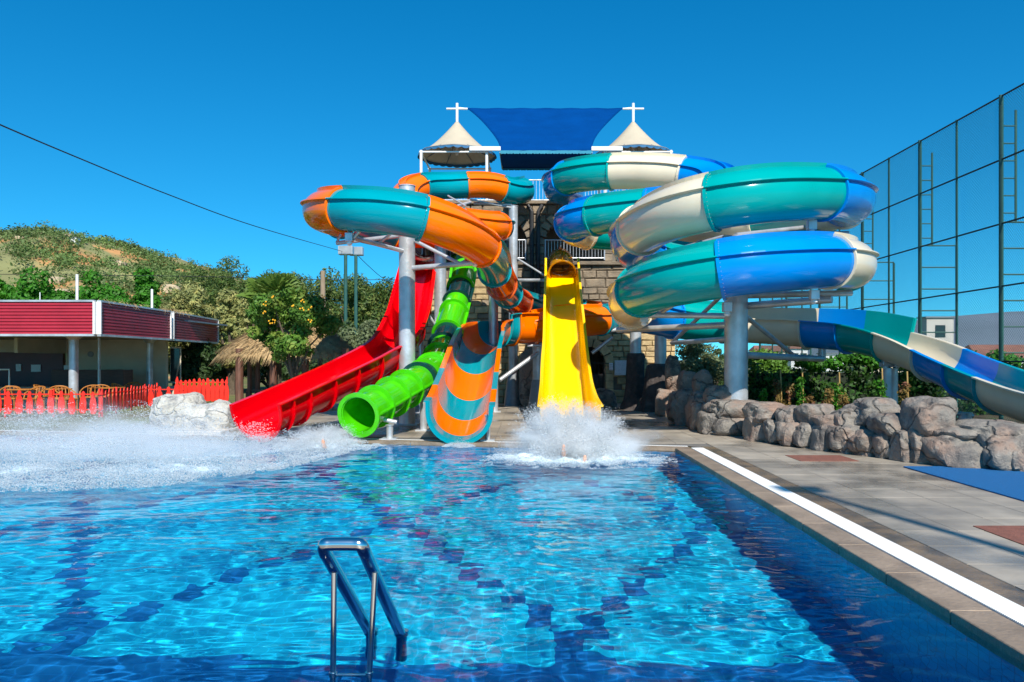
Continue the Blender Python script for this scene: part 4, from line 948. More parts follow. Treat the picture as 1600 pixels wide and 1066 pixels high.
# thatched hut
X0, X1, HY = XY(330, 25), XY(562, 25), 25.5
hut = thing('thatched_hut', ((X0+X1)/2, HY, 0), 'thatched straw shelter on brown posts half hidden by the loquat tree', 'shelter')
hp = pm('brown_post', (.12, .05, .03), .6, .3, 4, stretch=(4, 4, 1))
cxh = (X0+X1)/2; V = []; Fc = []
nn = 40
for i in range(9):
    t_ = i/8; z = 1.78+.95*t_**.8
    for j in range(nn):
        a = 2*math.pi*j/nn; f = (1-t_)+.02; rr_ = ((abs(math.cos(a))**4+abs(math.sin(a))**4)**-.25)*.85
        V.append(Vector((cxh+math.cos(a)*rr_*(.5+.5*f)*(X1-X0)/2*1.05, HY+math.sin(a)*rr_*f*1.5, z+.03*noise.noise((a*5, t_*5, 1)))))
for i in range(8):
    for j in range(nn): a = i*nn+j; b_ = i*nn+(j+1) % nn; Fc.append((a, b_, b_+nn, a+nn))
ro = part('thatch_roof', (V, Fc), straw, hut, True); md = ro.modifiers.new('thick', 'SOLIDIFY'); md.thickness = .12
V, Fc = [], []
for _ in range(7000):
    a = q.uniform(0, 2*math.pi); t_ = q.random()**1.6; rr_ = ((abs(math.cos(a))**4+abs(math.sin(a))**4)**-.25)*.85; f = 1-t_+.02
    p = Vector((cxh+math.cos(a)*rr_*(.5+.5*f)*(X1-X0)/2*1.05, HY+math.sin(a)*rr_*f*1.5, 1.80+.95*t_**.8)); d = Vector((math.cos(a)*.22, math.sin(a)*.2, -.30 if t_ < .05 else -.09)); d *= q.uniform(.6, 1.5); s_ = Vector((-math.sin(a), math.cos(a), 0))*.012
    d += s_*q.uniform(-6, 6); k = len(V); V += [p-s_, p+s_, p+d+Vector((0, 0, .02))]; Fc.append((k, k+1, k+2))
part('straw_fringe', (V, Fc), straw, ro, kind='stuff')
for px, Y, r in ((374,24.4,.13),(427,24.6,.12),(477,24.6,.12),(540,24.4,.12),(390,26.8,.08),(403,26.9,.08),(500,26.8,.09)): part('post', cyl((XY(px, Y), Y), r, r*.92, 0, 2.0, 10), hp, hut)
for px0, px1, Y in ((385, 440, 26.8), (440, 520, 26.8)):
    for k in range(9): x = XY(px0+(px1-px0)*k/8, Y); part('balustrade_bar', box((x-.02, Y-.02, .02), (x+.02, Y+.02, .55)), hp, hut)
    part('balustrade_rail', box((XY(px0, Y), Y-.03, .55), (XY(px1, Y), Y+.03, .6)), hp, hut)

# masts, pole, cables
def mast(px, Y, yt, label):
    x = XY(px, Y); z = P(px, yt, Y).z; th = thing('floodlight_mast', (x, Y, 0), label, 'floodlight mast')
    gp = pm('green_painted_steel', (.02, .09, .075), .5, .15, 5)
    part('pole', tube([(x, Y, 0), (x, Y, z)], .10, 8), gp, th)
    lamp = part('lamp_housing', box((x-.42, Y-.1, z), (x+.42, Y+.35, z+.50), .03), galv, th); part('lamp_glass', box((x-.36, Y-.115, z+.06), (x+.36, Y-.098, z+.48)), pm('lamp_glass', (.3, .32, .33), .15), lamp)
mast(540, 44, 398, 'left one of two green masts with a floodlight above the pines'); mast(556, 46, 399, 'right one of two green masts with a floodlight above the pines')
x = XY(504.5, 48); solo('utility_pole', tube([(x, 48, 0), (x, 48, 7.2)], [.2, .14], 10), pm('weathered_wood', (.28, .21, .14), .9, .2, 5, stretch=(4, 4, .5)), 'weathered wooden utility pole standing in front of the pines', 'utility pole', org=(x, 48, 0))
blk = pm('black_cable', (.015, .015, .018), .6)
def cable(pts, r, label, name='overhead_cable'):
    P_ = [P(*p) for p in pts]; S_ = [spline([tuple(p) for p in P_], len(P_[:-1])*k/40) for k in range(41)]
    solo(name, tube([Vector(s) for s in S_], r, 6), blk, label, 'cable', org=tuple(P_[0]))
cable([(-120,140,12),(0,195,14),(130,250,17),(260,303,21),(400,354,27),(535,393,44)], .014, 'long black cable slanting down across the sky to the floodlight masts')
cable([(553,393,46),(575,415,50),(600,436,56),(630,452,62)], .02, 'short black cable falling from the masts to the right')
cable([(-60,428,55),(120,430,52),(300,432,50),(505,437,48.2),(640,437,48)], .022, 'thin horizontal cable running past the utility pole')

# ------------------------------------------------------------ rocks
def rock_mat(name, base, pink, dark, pale, sc_=1.0, crack=.5):
    m = bpy.data.materials.new(name); m.use_nodes = True; t = m.node_tree; b = t.nodes['Principled BSDF']; b.inputs['Roughness'].default_value = .85
    pos = nd(t, 'ShaderNodeNewGeometry').outputs['Position']
    def N(scale, lo_, hi_, det=8):
        n = nd(t, 'ShaderNodeTexNoise'); n.inputs['Scale'].default_value = scale*sc_; n.inputs['Detail'].default_value = det; n.inputs['Roughness'].default_value = .62; t.links.new(pos, n.inputs[0])
        r = nd(t, 'ShaderNodeMapRange'); r.inputs[1].default_value = lo_; r.inputs[2].default_value = hi_; t.links.new(n.outputs[0], r.inputs[0]); return r.outputs[0]
    col = None
    for fac, c in ((N(1.3, .46, .62), pink), (N(2.1, .50, .66), dark), (N(5.5, .55, .68), pale), (N(14, .58, .72), dark)):
        mm = nd(t, 'ShaderNodeMix', data_type='RGBA'); t.links.new(fac, mm.inputs[0]); mm.inputs[7].default_value = (*c, 1)
        if col is None: mm.inputs[6].default_value = (*base, 1)
        else: t.links.new(col, mm.inputs[6])
        col = mm.outputs[2]
    vo = nd(t, 'ShaderNodeTexVoronoi', feature='DISTANCE_TO_EDGE'); vo.inputs['Scale'].default_value = .75*sc_
    ns = nd(t, 'ShaderNodeTexNoise'); ns.inputs['Scale'].default_value = 2.5; t.links.new(pos, ns.inputs[0]); ad = nd(t, 'ShaderNodeVectorMath', operation='MULTIPLY_ADD'); t.links.new(ns.outputs['Color'], ad.inputs[0]); ad.inputs[1].default_value = (.5, .5, .5); t.links.new(pos, ad.inputs[2]); t.links.new(ad.outputs[0], vo.inputs['Vector'])
    cr = nd(t, 'ShaderNodeMapRange'); cr.inputs[1].default_value = .0; cr.inputs[2].default_value = .022; t.links.new(vo.outputs['Distance'], cr.inputs[0])
    m3 = nd(t, 'ShaderNodeMix', data_type='RGBA', blend_type='MULTIPLY'); m3.inputs[0].default_value = crack; t.links.new(col, m3.inputs[6]); t.links.new(cr.outputs[0], m3.inputs[7])
    t.links.new(m3.outputs[2], b.inputs['Base Color'])
    fb = N(9, 0, 1, 12); ab = nd(t, 'ShaderNodeMath', operation='MULTIPLY_ADD'); t.links.new(cr.outputs[0], ab.inputs[0]); ab.inputs[1].default_value = .5; t.links.new(fb, ab.inputs[2])
    bp = nd(t, 'ShaderNodeBump'); bp.inputs['Strength'].default_value = 1; bp.inputs['Distance'].default_value = .06; t.links.new(ab.outputs[0], bp.inputs['Height']); t.links.new(bp.outputs[0], b.inputs['Normal'])
    return m
rockm = rock_mat('sculpted_concrete_rock', (.21, .19, .165), (.29, .19, .14), (.085, .078, .075), (.32, .28, .235))
FL = [(1015,25.2),(1040,22.2),(1070,19.4),(1100,17.9),(1180,15.6),(1240,14.6),(1300,13.8),(1400,12.6),(1500,11.6),(1600,11.2),(1760,10.7),(1900,10.4)]
def fy(px): return float(np.interp(px, [a for a, _ in FL], [b_ for _, b_ in FL]))
rw = thing('rock_wall', (5.0, 15, 0), 'curving wall of sculpted grey and pinkish boulders along the right side of the deck', 'rock wall')
RK = [(1051,584,11,26,1.2,1),(1075,603,14,22,1.0,1),(1099,603,13,20,1.0,1),(1038,643,14,22,-.1,0),(1060,632,14,18,.7,0),(1074,635,24,24,.4,1),(1068,661,22,20,0,0),(1098,655,20,26,0,0),(1100,628,18,16,.6,1),(1121,627,20,20,.3,1),
 (1142,639,38,14,.1,1),(1137,663,38,19,0,0),(1198,645,30,14,.2,1),(1186,666,18,21,0,0),(1212,668,18,20,0,0),(1240,652,24,17,.2,1),(1236,678,22,20,0,0),(1272,650,28,18,.25,1),(1262,684,22,20,0,0),(1290,686,20,22,0,0),(1300,663,24,14,.2,1),
 (1330,655,26,14,.3,1),(1322,690,24,22,0,0),(1368,646,38,20,.4,1),(1334,676,28,14,.1,1),(1356,696,26,20,0,0),(1391,664,28,16,.05,1),(1384,697,16,20,0,0),(1412,694,14,24,-.08,0),(1437,700,18,26,0,0),(1451,656,34,30,.1,1),
 (1496,676,36,12,.2,1),(1492,703,42,26,0,0),(1546,674,42,15,.2,1),(1552,708,34,26,0,0),(1590,684,30,12,.2,1),(1600,708,34,24,0,0),(1650,690,40,26,.1,1),(1665,716,40,24,0,0),(1730,705,46,34,.1,1)]
for k, (px, py, hw, hh_, dy, up) in enumerate(RK):
    Y = fy(px)+hw/F*14*.75+dy; s_ = Y/F; c = P(px, py, Y)
    if not up: c.z = max(hh_*s_*.82, .1)
    g = boulder(c, (hw*s_*1.06, hw*s_*.9+.1, hh_*s_*1.10), k+3, 4, .58 if not up else .68, .17)
    part('boulder', g, rockm, rw, True)
# infill behind the boulders
gb = [(XY(px, fy(px))+.25, fy(px)+.55) for px, _ in FL]
V = [Vector((x, y, .03)) for x, y in gb]+[Vector((30, 10, .03)), Vector((30, 36, .03)), Vector((5.9, 36, .03))]
soil = pm('garden_soil', (.07, .05, .03), .95, .3, 2, .6, 12, col2=(.05, .07, .02), geo=True)
solo('garden_bed', (V, [tuple(range(len(V)))]), soil, kind='structure')
for k, (px, Y, w_, h_, lb) in enumerate(((905,27.6,.3,.35,'small pale boulder at the foot of the tower right of the yellow slide'),)):
    x = XY(943, 26.5); solo('boulder', boulder((x, 26.5, .25), (.42, .4, .36), 77, 4), rockm, lb, 'rock', smooth=True, org=(x, 26.5, 0))
x = XY(829, 27.2); solo('boulder', boulder((x, 27.2, .95), (.42, .4, 1.05), 78, 4, .7, .12), rockm, 'tall pale rock standing in the shade left of the yellow slide', 'rock', smooth=True, org=(x, 27.2, 0))
x = XY(852, 26.8); solo('boulder', boulder((x, 26.8, .4), (.5, .4, .5), 79, 4), bark, 'low dark rock against the tall pale rock left of the yellow slide', 'rock', smooth=True, org=(x, 26.8, 0))
wrock = rock_mat('pale_grey_sculpted_rock', (.52, .51, .47), (.48, .45, .38), (.18, .18, .185), (.56, .54, .49), 1.3, .0)
wr = thing('sculpted_rock', (XY(295, 17.6), 17.6, 0), 'large pale grey sculpted rock beside the mouth of the red slide', 'rock')
part('boulder', boulder(P(283, 655, 17.9), (.66, .6, .60), 91, 5, .7, .13), wrock, wr, True)
part('boulder', boulder(P(322, 661, 17.7), (.52, .5, .44), 92, 5, .7, .12), wrock, wr, True)
part('boulder', boulder(P(345, 660, 17.6), (.35, .4, .48), 93, 4, .7, .12), wrock, wr, True)
part('base_slab', box((XY(235, 17), 16.75, -.02), (XY(352, 17), 18.4, .09), .02), pm('white_concrete', (.55, .52, .47), .8, .15, 3), wr)

# ------------------------------------------------------------ right hand planting
hd = thing('clipped_hedge', (9, 22.5, 0), 'long dark green hedge along the tall fence behind the rocks', 'hedge')
Bh = [(XY(1165, 22.5)+i*.42, 22.6+q.uniform(-.2, .2), q.uniform(.35, 1.45), .42, .45, .42) for i in range(24) for _ in range(3)]
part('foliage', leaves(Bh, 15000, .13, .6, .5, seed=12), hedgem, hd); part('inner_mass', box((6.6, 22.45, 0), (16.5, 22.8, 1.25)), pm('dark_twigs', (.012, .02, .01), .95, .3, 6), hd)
Bh = [(XY(1260, 22.3)+i*.4, 22.4, q.uniform(1.45, 1.75), .3, .35, .2) for i in range(16)]
part('top_shoots', leaves(Bh, 4200, .12, .6, .4, seed=13), bright, hd)
tree('bush', 1095, 26.5, 497, 110, 'olive green bush right of the tower behind the pointed rocks', oliveg, 6500, .13, 26, .3, zb=-.1, cat='bush', seed=141)
tree('bush', 1205, 25.5, 538, 95, 'bright green bush right of the massive pole', leafm('fresh_green', (.09, .20, .02), .3), 6000, .12, 24, .3, zb=.3, cat='bush', seed=142)
tree('bush', 1120, 29, 540, 60, 'darker bush behind the massive pole', darkg, 3000, .15, 16, .3, zb=-.1, cat='bush', seed=143)
stake = pm('bamboo_stake', (.42, .27, .09), .7, .2, 6)
names = ['left of the massive pole shadow','second from the massive pole','third from the massive pole','fourth from the massive pole','left of the round topped boulder','behind the round topped boulder','left of the short post','right of the short post','beside the short post, the tallest leafy one','behind the big boulder','right of the big boulder']
for k, (px, Y, h_, st_) in enumerate(((1190,18.6,.9,0),(1216,18.6,1.15,1),(1232,18.9,1.05,0),(1250,18.7,1.2,1),(1268,18.3,.75,0),(1294,17.9,.95,0),(1308,18.2,1.1,1),(1317,17.5,.85,0),(1343,17.2,.62,0),(1375,17.5,1.2,1),(1414,16.2,1.15,1))):
    x = XY(px, Y); th = thing('young_shrub', (x, Y, 0), 'young reddish yellow shrub '+names[k], 'shrub', 'young shrubs in the bed behind the rocks')
    part('stem', tube([(x, Y, 0), (x+.02, Y, h_)], .012, 5), stake, th)
    part('foliage', leaves([(x+q.uniform(-.05, .05), Y+q.uniform(-.05, .05), h_*(.45+.1*i), .12, .12, .1) for i in range(6)], 260, .085, .5, .2, seed=150+k), yelp if k % 3 else bright, th)
    if st_:
        part('stake', tube([(x+.12, Y+.05, 0), (x+.07, Y+.05, h_+.25)], .016, 6), stake, th)

# ------------------------------------------------------------ tall fence
FX = 12.0; gp = pm('green_painted_steel', (.02, .09, .075), .5, .15, 5)
fn = thing('sports_ground_fence', (FX, 20, 0), 'very tall green chain link fence with ladder like braces at the right', 'fence')
TOP = 8.3; levels = (8.3, 6.7, 5.08, 3.5, 1.6)
ys = [15.4+2.0*k for k in range(-3, 13)]
for k, Y in enumerate(ys):
    br = (k % 2 == 1)
    part('post', tube([(FX, Y, -.1), (FX, Y, TOP+.03)], .055 if br else .032, 8), gp, fn)
for z in levels: part('cable', tube([(FX, ys[0], z), (FX, ys[-1], z)], .022, 6), blk, fn)
for k, Y in enumerate(ys):
    if k % 2 == 0: continue
    u_ = part('brace_post', tube([(FX+.37, Y, 5.1), (FX+.37, Y, 7.95)], .03, 8), gp, fn); l_ = part('brace_post', tube([(FX+1.12, Y, 0), (FX+1.12, Y, 5.1)], .04, 8), gp, fn)
    for z in np.arange(5.35, 7.95, .44): part('rung', tube([(FX, Y, z), (FX+.37, Y, z)], .018, 6), gp, u_)
    for z in np.arange(.5, 5.2, .66): part('rung', tube([(FX, Y, z), (FX+1.12, Y, z)], .022, 6), gp, l_)
# chain link wires, both diagonals clipped to the fence rectangle
V, Fc = [], []; y0, y1 = ys[0], ys[-1]; H_ = TOP; sp = .085; wr_ = .0034
for sgn in (1, -1):
    c = y0-H_ if sgn > 0 else y0
    while c < (y1 if sgn > 0 else y1+H_):
        # y = c + sgn*z
        za, zb_ = 0.0, H_
        if sgn > 0: za = max(za, y0-c); zb_ = min(zb_, y1-c)
        else: za = max(za, c-y1); zb_ = min(zb_, c-y0)
        if zb_-za > .02:
            k = len(V); n_ = Vector((0, -sgn, 1)).normalized()*wr_; xo = FX-.004*sgn
            for zz in (za, zb_):
                p = Vector((xo, c+sgn*zz, zz)); V += [p+n_, p+Vector((wr_, 0, 0)), p-n_, p-Vector((wr_, 0, 0))]
            Fc += [(k, k+1, k+5, k+4), (k+1, k+2, k+6, k+5), (k+2, k+3, k+7, k+6), (k+3, k, k+4, k+7)]
        c += sp
part('chain_link_mesh', (V, Fc), gp, fn, kind='stuff')
# houses beyond the fence
def house(px0, px1, Y, ybase, ytop, wallm, roofm, label, roofh=.8, nwin=0):
    a = XY(px0, Y); b_ = XY(px1, Y); z1 = P(0, ytop, Y).z; z0 = min(0, P(0, ybase, Y).z); d = (b_-a)*.6
    th = thing('house', ((a+b_)/2, Y, 0), label, 'building')
    part('wall', box((a, Y, z0), (b_, Y+d, z1)), wallm, th)
    if roofh > .3:
        m_ = (a+b_)/2; part('roof', ([Vector(p) for p in ((a-.3,Y-.3,z1),(b_+.3,Y-.3,z1),(b_+.3,Y+d+.3,z1),(a-.3,Y+d+.3,z1),(a+.3,Y+d/2,z1+roofh),(b_-.3,Y+d/2,z1+roofh))], [(0,1,5,4),(1,2,5),(2,3,4,5),(3,0,4),(3,2,1,0)]), roofm, th)
    else: part('roof', box((a-.15, Y-.15, z1+.002), (b_+.15, Y+d+.15, z1+.15)), roofm, th)
    for k in range(nwin):
        x = a+(b_-a)*(k+.5)/nwin; w_ = part('window', box((x-.5, Y-.03, z1-1.9), (x+.5, Y-.002, z1-.7)), pm('dark_glass', (.02, .025, .025), .08), th)
rbrown = pm('brown_roof', (.20, .085, .06), .85, .2, 1)
house(1448,1490,75,600,497,pm('pale_render', (.5, .48, .44), .9, .1, 1),galvd,'square pale tower house behind the chain link fence',.1,1)
house(1530,1660,60,600,560,whitem,rbrown,'low white house with brown roof at the right edge behind the slide',1.1,3)
house(1236,1262,120,600,545,whitem,rbrown,'small white house seen under the blue chute',.9,2); house(1180,1232,130,600,549,beige,rbrown,'wide beige house seen under the blue chute',1.0,3); house(1290,1345,110,600,553,whitem,galvd,'white flat roofed house right of the chute braces',.1,4); house(1350,1440,95,600,556,beige,rbrown,'long beige house behind the hedge',.9,4)
for k, (px, wp) in enumerate(((1270,40),(1395,50),(1500,40),(1560,50),(1150,60))): tree('far_tree', px, 100, 545, wp, ['dark distant tree left of the flat roofed house','dark distant tree before the long beige house','dark distant tree right of the pale tower house','dark distant tree near the brown roof','dark distant tree behind the massive pole'][k], darkg, 900, .6, 12, .35, zb=0, seed=170+k)

lp = thing('lamp_post', (6.5, -3.3, 0), 'tall grey post behind the camera whose thin shadow crosses the deck', 'lamp post')
part('pole', tube([(6.5, -3.3, 0), (6.5, -3.3, 12)], [.11, .07], 12), galvd, lp); part('lamp_head', box((6.2, -3.5, 12), (6.8, -3.1, 12.15), .03), galvd, lp)
# ------------------------------------------------------------ pool ladder
chrome = pm('polished_stainless_steel', (.78, .77, .74), .16, .04, 6, metal=1)
ld = thing('pool_ladder', (-1.0, 4.15, -.9), 'stainless steel pool ladder with looped handrail at the near rim', 'pool ladder')
tl, tr_ = P(504, 857, 4.08), P(567, 857, 4.08); bl, br_ = P(580, 992, 4.86), P(627, 994, 4.86)
dn = lambda a, b_, f: a+(b_-a)*f
path = [bl-Vector((0, 0, .34)), bl-Vector((0,0,.06)), bl+(tl-bl).normalized()*.05]+[dn(bl, tl, f) for f in (.3, .6, .9)]+[tl+(bl-tl).normalized()*.035+Vector((.0, 0, .0)), tl+Vector((.012, -.004, .018)), tl+Vector((.05, -.005, .024)), tr_+Vector((-.05, -.005, .024)), tr_+Vector((-.012, -.004, .018)), tr_+(br_-tr_).normalized()*.035]+[dn(tr_, br_, f) for f in (.1, .4, .7)]+[br_+(tr_-br_).normalized()*.05, br_-Vector((0,0,.06)), br_-Vector((0, 0, .34))]
S_ = [Vector(spline([tuple(p) for p in path], (len(path)-1)*k/110)) for k in range(111)]
part('handrail', tube(S_, .036, 18), chrome, ld, True)
for (px, pxb) in ((522, 520.5), (586, 577)):
    a = P(px, 900, 4.16); b_ = P(pxb, 1056, 4.16); part('upright', tube([b_-Vector((0, 0, .95)), b_, a+Vector((0, 0, .02))], .0165, 16), chrome, ld, True); part('collar', tube([b_-Vector((0, 0, .015)), b_+Vector((0, 0, .02))], .022, 14), chrome, ld)
for z in (0, -.28, -.56):
    a = P(520.5, 1056, 4.16)+Vector((0, 0, z)); b_ = P(577, 1056, 4.16)+Vector((0, 0, z)); part('rung', tube([a, b_], .013, 12), chrome, ld, True)
for b__ in (bl, br_): part('bracket', tube([b__-Vector((0, 0, .03)), b__+Vector((0, 0, .03))], .045, 16), chrome, ld)

# ------------------------------------------------------------ splashes
def spray_mat():
    m = bpy.data.materials.new('white_water_spray'); m.use_nodes = True; t = m.node_tree; b = t.nodes['Principled BSDF']
    b.inputs['Base Color'].default_value = (.93, .96, .98, 1); b.inputs['Roughness'].default_value = .25
    o = t.nodes['Material Output']; tr = nd(t, 'ShaderNodeBsdfTranslucent'); tr.inputs[0].default_value = (.93, .96, .98, 1); tp = nd(t, 'ShaderNodeBsdfTransparent')
    m1 = nd(t, 'ShaderNodeMixShader'); m1.inputs[0].default_value = .5; m2 = nd(t, 'ShaderNodeMixShader'); m2.inputs[0].default_value = .3
    t.links.new(b.outputs[0], m1.inputs[1]); t.links.new(tr.outputs[0], m1.inputs[2]); t.links.new(m1.outputs[0], m2.inputs[1]); t.links.new(tp.outputs[0], m2.inputs[2]); t.links.new(m2.outputs[0], o.inputs[0])
    return m
spm = spray_mat()
def drops(pos, vel, size):      # each drop a small stretched tetrahedron
    n = len(pos); d = vel/np.maximum(np.linalg.norm(vel, axis=1), 1e-6)[:, None]
    a = np.cross(d, rng.normal(size=(n, 3))); a /= np.linalg.norm(a, axis=1)[:, None]; b_ = np.cross(d, a); s = size[:, None]
    st_ = (1+1.6*rng.random(n))[:, None]
    v = np.stack([pos+d*s*st_, pos+a*s*.5-d*s*.4, pos-a*s*.25+b_*s*.43-d*s*.4, pos-a*s*.25-b_*s*.43-d*s*.4], 1).reshape(-1, 3)
    k = np.arange(n)[:, None, None]*4; f = np.array([[0,1,2],[0,2,3],[0,3,1],[1,3,2]])[None]
    return v, (k+f).reshape(-1, 3)
def burst(c, n, R_, H__, seed, size=(.004, .011), flat=.0, sx=1.0):
    r_ = np.random.default_rng(seed); th_ = r_.uniform(0, 2*np.pi, n); el = np.arcsin(r_.random(n)**.8)
    # spikes: directions clustered
    jets = r_.normal(size=(90, 2))*np.array([1, .35])+np.array([0, .75]); jk = r_.integers(0, 90, n)
    th_ = jets[jk, 0]*2.2+r_.normal(size=n)*.10; el = np.clip(np.abs(jets[jk, 1])+r_.normal(size=n)*.10, .02, 1.5)
    rad = r_.random(n)**.62*(.5+.5*r_.random(90)[jk])
    d = np.stack([np.cos(th_)*np.cos(el)*R_*sx, np.sin(th_)*np.cos(el)*R_*.75, np.sin(el)*H__], 1)
    pos = np.array(c)+d*rad[:, None]*(1+.0*rad[:, None])+r_.normal(size=(n, 3))*.045; pos[:, 2] -= rad**2*.12*(1-np.sin(el))
    pos[:, 2] = np.maximum(pos[:, 2], c[2]-.01); sz = r_.uniform(*size, n)*(1+1.5*(r_.random(n) < .04))
    return pos, d, sz
p1 = burst((.74, 13.5, -.03), 120000, 1.35, 1.05, 3, (.004, .010))
p2 = burst((.8, 13.1, -.03), 50000, 1.15, .55, 4, (.004, .010))
def foamring(c, rx, ry, n, h, seed):
    r_ = np.random.default_rng(seed); a = r_.uniform(0, 2*np.pi, n); q_ = np.sqrt(r_.random(n))
    pos = np.stack([c[0]+np.cos(a)*rx*q_, c[1]+np.sin(a)*ry*q_, c[2]+np.abs(r_.normal(size=n))*h*(1.1-q_)], 1)
    nz = vnoise(pos[:, 0]*3.1, pos[:, 1]*4.1, seed)+.5*vnoise(pos[:, 0]*9, pos[:, 1]*11, seed+1); keep = nz+.55*(1-q_)-.12 > 0; pos = pos[keep]
    return pos, r_.normal(size=pos.shape)+np.array([0, -.3, .2]), r_.uniform(.004, .012, len(pos))
p3 = foamring((.85, 12.9, -.03), 1.7, 1.15, 26000, .06, 5)
allp = [np.concatenate(z_) for z_ in zip(p1, p2, p3)]
solo('splash', drops(*allp), spm, 'white burst of spray at the foot of the yellow slide', 'splash', kind='stuff')
p1 = burst((-3.95, 14.95, -.03), 20000, .85, .50, 13); p2 = foamring((-4.0, 14.6, -.03), 1.4, .7, 14000, .06, 15)
allp = [np.concatenate(z_) for z_ in zip(p1, p2)]
solo('splash', drops(*allp), spm, 'low white spray at the mouth of the green tube', 'splash', kind='stuff')
p1 = foamring((-1.3, 14.9, -.03), .35, .3, 3500, .05, 25)
solo('splash', drops(*p1), spm, 'small patch of foam under the mouth of the checkered chute', 'splash', kind='stuff')
# long wake on the left
r_ = np.random.default_rng(77); n = 210000
u = r_.random(n)**.85; cx_ = -3.2-7.4*u; front = np.interp(-cx_, [3.2,3.75,4.8,6.6,11], [13.7,11.7,10.2,9.7,9.4])+.35*vnoise(cx_*1.2, cx_*0+3.3, 58); back = np.full(n, 15.7)
v_ = r_.random(n)**1.25; yy = front+(back-front)*v_
hmax = (.12+1.15*np.exp(-((u-.45)/.28)**2)+.40*np.clip((u-.4)*4, 0, 1))*(.25+.75*np.sin(np.pi*np.clip(v_*1.15, 0, 1)))*(1+.6*vnoise(cx_*1.3, yy*1.1, 51)+.35*vnoise(cx_*4, yy*3, 52))
zz = -.04+np.clip(np.abs(hmax), 0, .95)*r_.random(n)**1.6
nz = vnoise(cx_*2.1, yy*2.6, 53)+.6*vnoise(cx_*6, yy*7, 54)
keep = (nz > .0-.55*np.clip(.4-v_, 0, 1)) & ((zz < .12) | (vnoise(cx_*3+zz*5, zz*6+yy, 57) > .02))
pos = np.stack([cx_, yy, zz], 1)[keep]; vel = np.stack([-1.0+r_.normal(size=keep.sum())*.7, r_.normal(size=keep.sum())*.5, .35+r_.normal(size=keep.sum())*.5], 1)
solo('splash', drops(pos, vel, r_.uniform(.006, .015, keep.sum())), spm, 'long white wake of foam and spray across the left side of the pool', 'splash', kind='stuff')

def foam_mat():
    m = bpy.data.materials.new('churned_foam'); m.use_nodes = True; t = m.node_tree; b = t.nodes['Principled BSDF']
    b.inputs['Base Color'].default_value = (.66, .79, .86, 1); b.inputs['Roughness'].default_value = .5
    at = nd(t, 'ShaderNodeAttribute'); at.attribute_name = 'cover'; g = nd(t, 'ShaderNodeNewGeometry')
    mp = nd(t, 'ShaderNodeMapping'); mp.inputs['Scale'].default_value = (1, 1.9, 1); mp.inputs['Rotation'].default_value = (0, 0, .2); t.links.new(g.outputs['Position'], mp.inputs[0])
    a = nd(t, 'ShaderNodeTexNoise'); a.inputs['Scale'].default_value = 1.9; a.inputs['Detail'].default_value = 12; a.inputs['Roughness'].default_value = .68; a.inputs['Distortion'].default_value = .8; t.links.new(mp.outputs[0], a.inputs[0])
    s1 = nd(t, 'ShaderNodeMath', operation='ADD'); t.links.new(a.outputs[0], s1.inputs[0]); t.links.new(at.outputs['Fac'], s1.inputs[1])
    r = nd(t, 'ShaderNodeMapRange'); r.inputs[1].default_value = .86; r.inputs[2].default_value = 1.22; t.links.new(s1.outputs[0], r.inputs[0])
    tp = nd(t, 'ShaderNodeBsdfTransparent'); ms = nd(t, 'ShaderNodeMixShader'); t.links.new(r.outputs[0], ms.inputs[0]); t.links.new(tp.outputs[0], ms.inputs[1]); t.links.new(b.outputs[0], ms.inputs[2])
    t.links.new(ms.outputs[0], t.nodes['Material Output'].inputs[0]); return m
fmm = foam_mat()
def foam_sheet(x0, x1, y0, y1, cover, lift, label, nx_=170, ny_=90):
    X, Y = np.meshgrid(np.linspace(x0, x1, nx_), np.linspace(y0, y1, ny_)); c = np.clip(cover(X, Y), 0, 1)
    fe_ = 14.35-(X-PR)*.215; c = c*(Y < fe_-.02)
    h = WZ+wheight(X, Y)*.6+.012+lift*c*np.abs(vnoise(X*2.2, Y*2.6, 61)+.5*vnoise(X*6, Y*7, 62)+.25*vnoise(X*15, Y*17, 63))
    jj = np.arange(ny_-1)[:, None]*nx_+np.arange(nx_-1)[None, :]; f = np.stack([jj, jj+1, jj+nx_+1, jj+nx_], -1).reshape(-1, 4); f = f[(c.ravel()[f].max(1) > .02)]
    o = solo('foam', (np.stack([X, Y, h], -1).reshape(-1, 3), f), fmm, label, 'foam', kind='stuff', smooth=True)
    at = o.data.attributes.new('cover', 'FLOAT', 'POINT'); at.data.foreach_set('value', c.ravel().astype(np.float32))
def cov_left(X, Y):
    fr_ = np.interp(-X, [2.6,3.2,3.75,4.8,6.6,12], [14.6,13.6,11.5,10.0,9.5,9.2])+.3*vnoise(X*1.4, Y*.5, 64)
    return np.clip((Y-fr_)*1.3, 0, 1)*(.44+.34*vnoise(X*.8, Y*.9, 65))*np.clip((16.2-Y)*.8, .45, 1)
foam_sheet(-14, -2.4, 9, 18, cov_left, .2, 'streaky white foam lying on the water across the left side of the pool', 240, 180)
foam_sheet(-1.8, 3.0-.25, 11, 14.9, lambda X, Y: np.clip(1.1-np.hypot((X-.8)/1.9, (Y-13.3)/1.5), 0, 1)*1.1, .2, 'round patch of foam spreading from the foot of the yellow slide', 120, 90)
foam_sheet(-5.6, -2.6, 13.6, 16, lambda X, Y: np.clip(1.1-np.hypot((X+4.0)/1.3, (Y-14.9)/.9), 0, 1), .15, 'patch of foam at the mouth of the green tube', 80, 60)
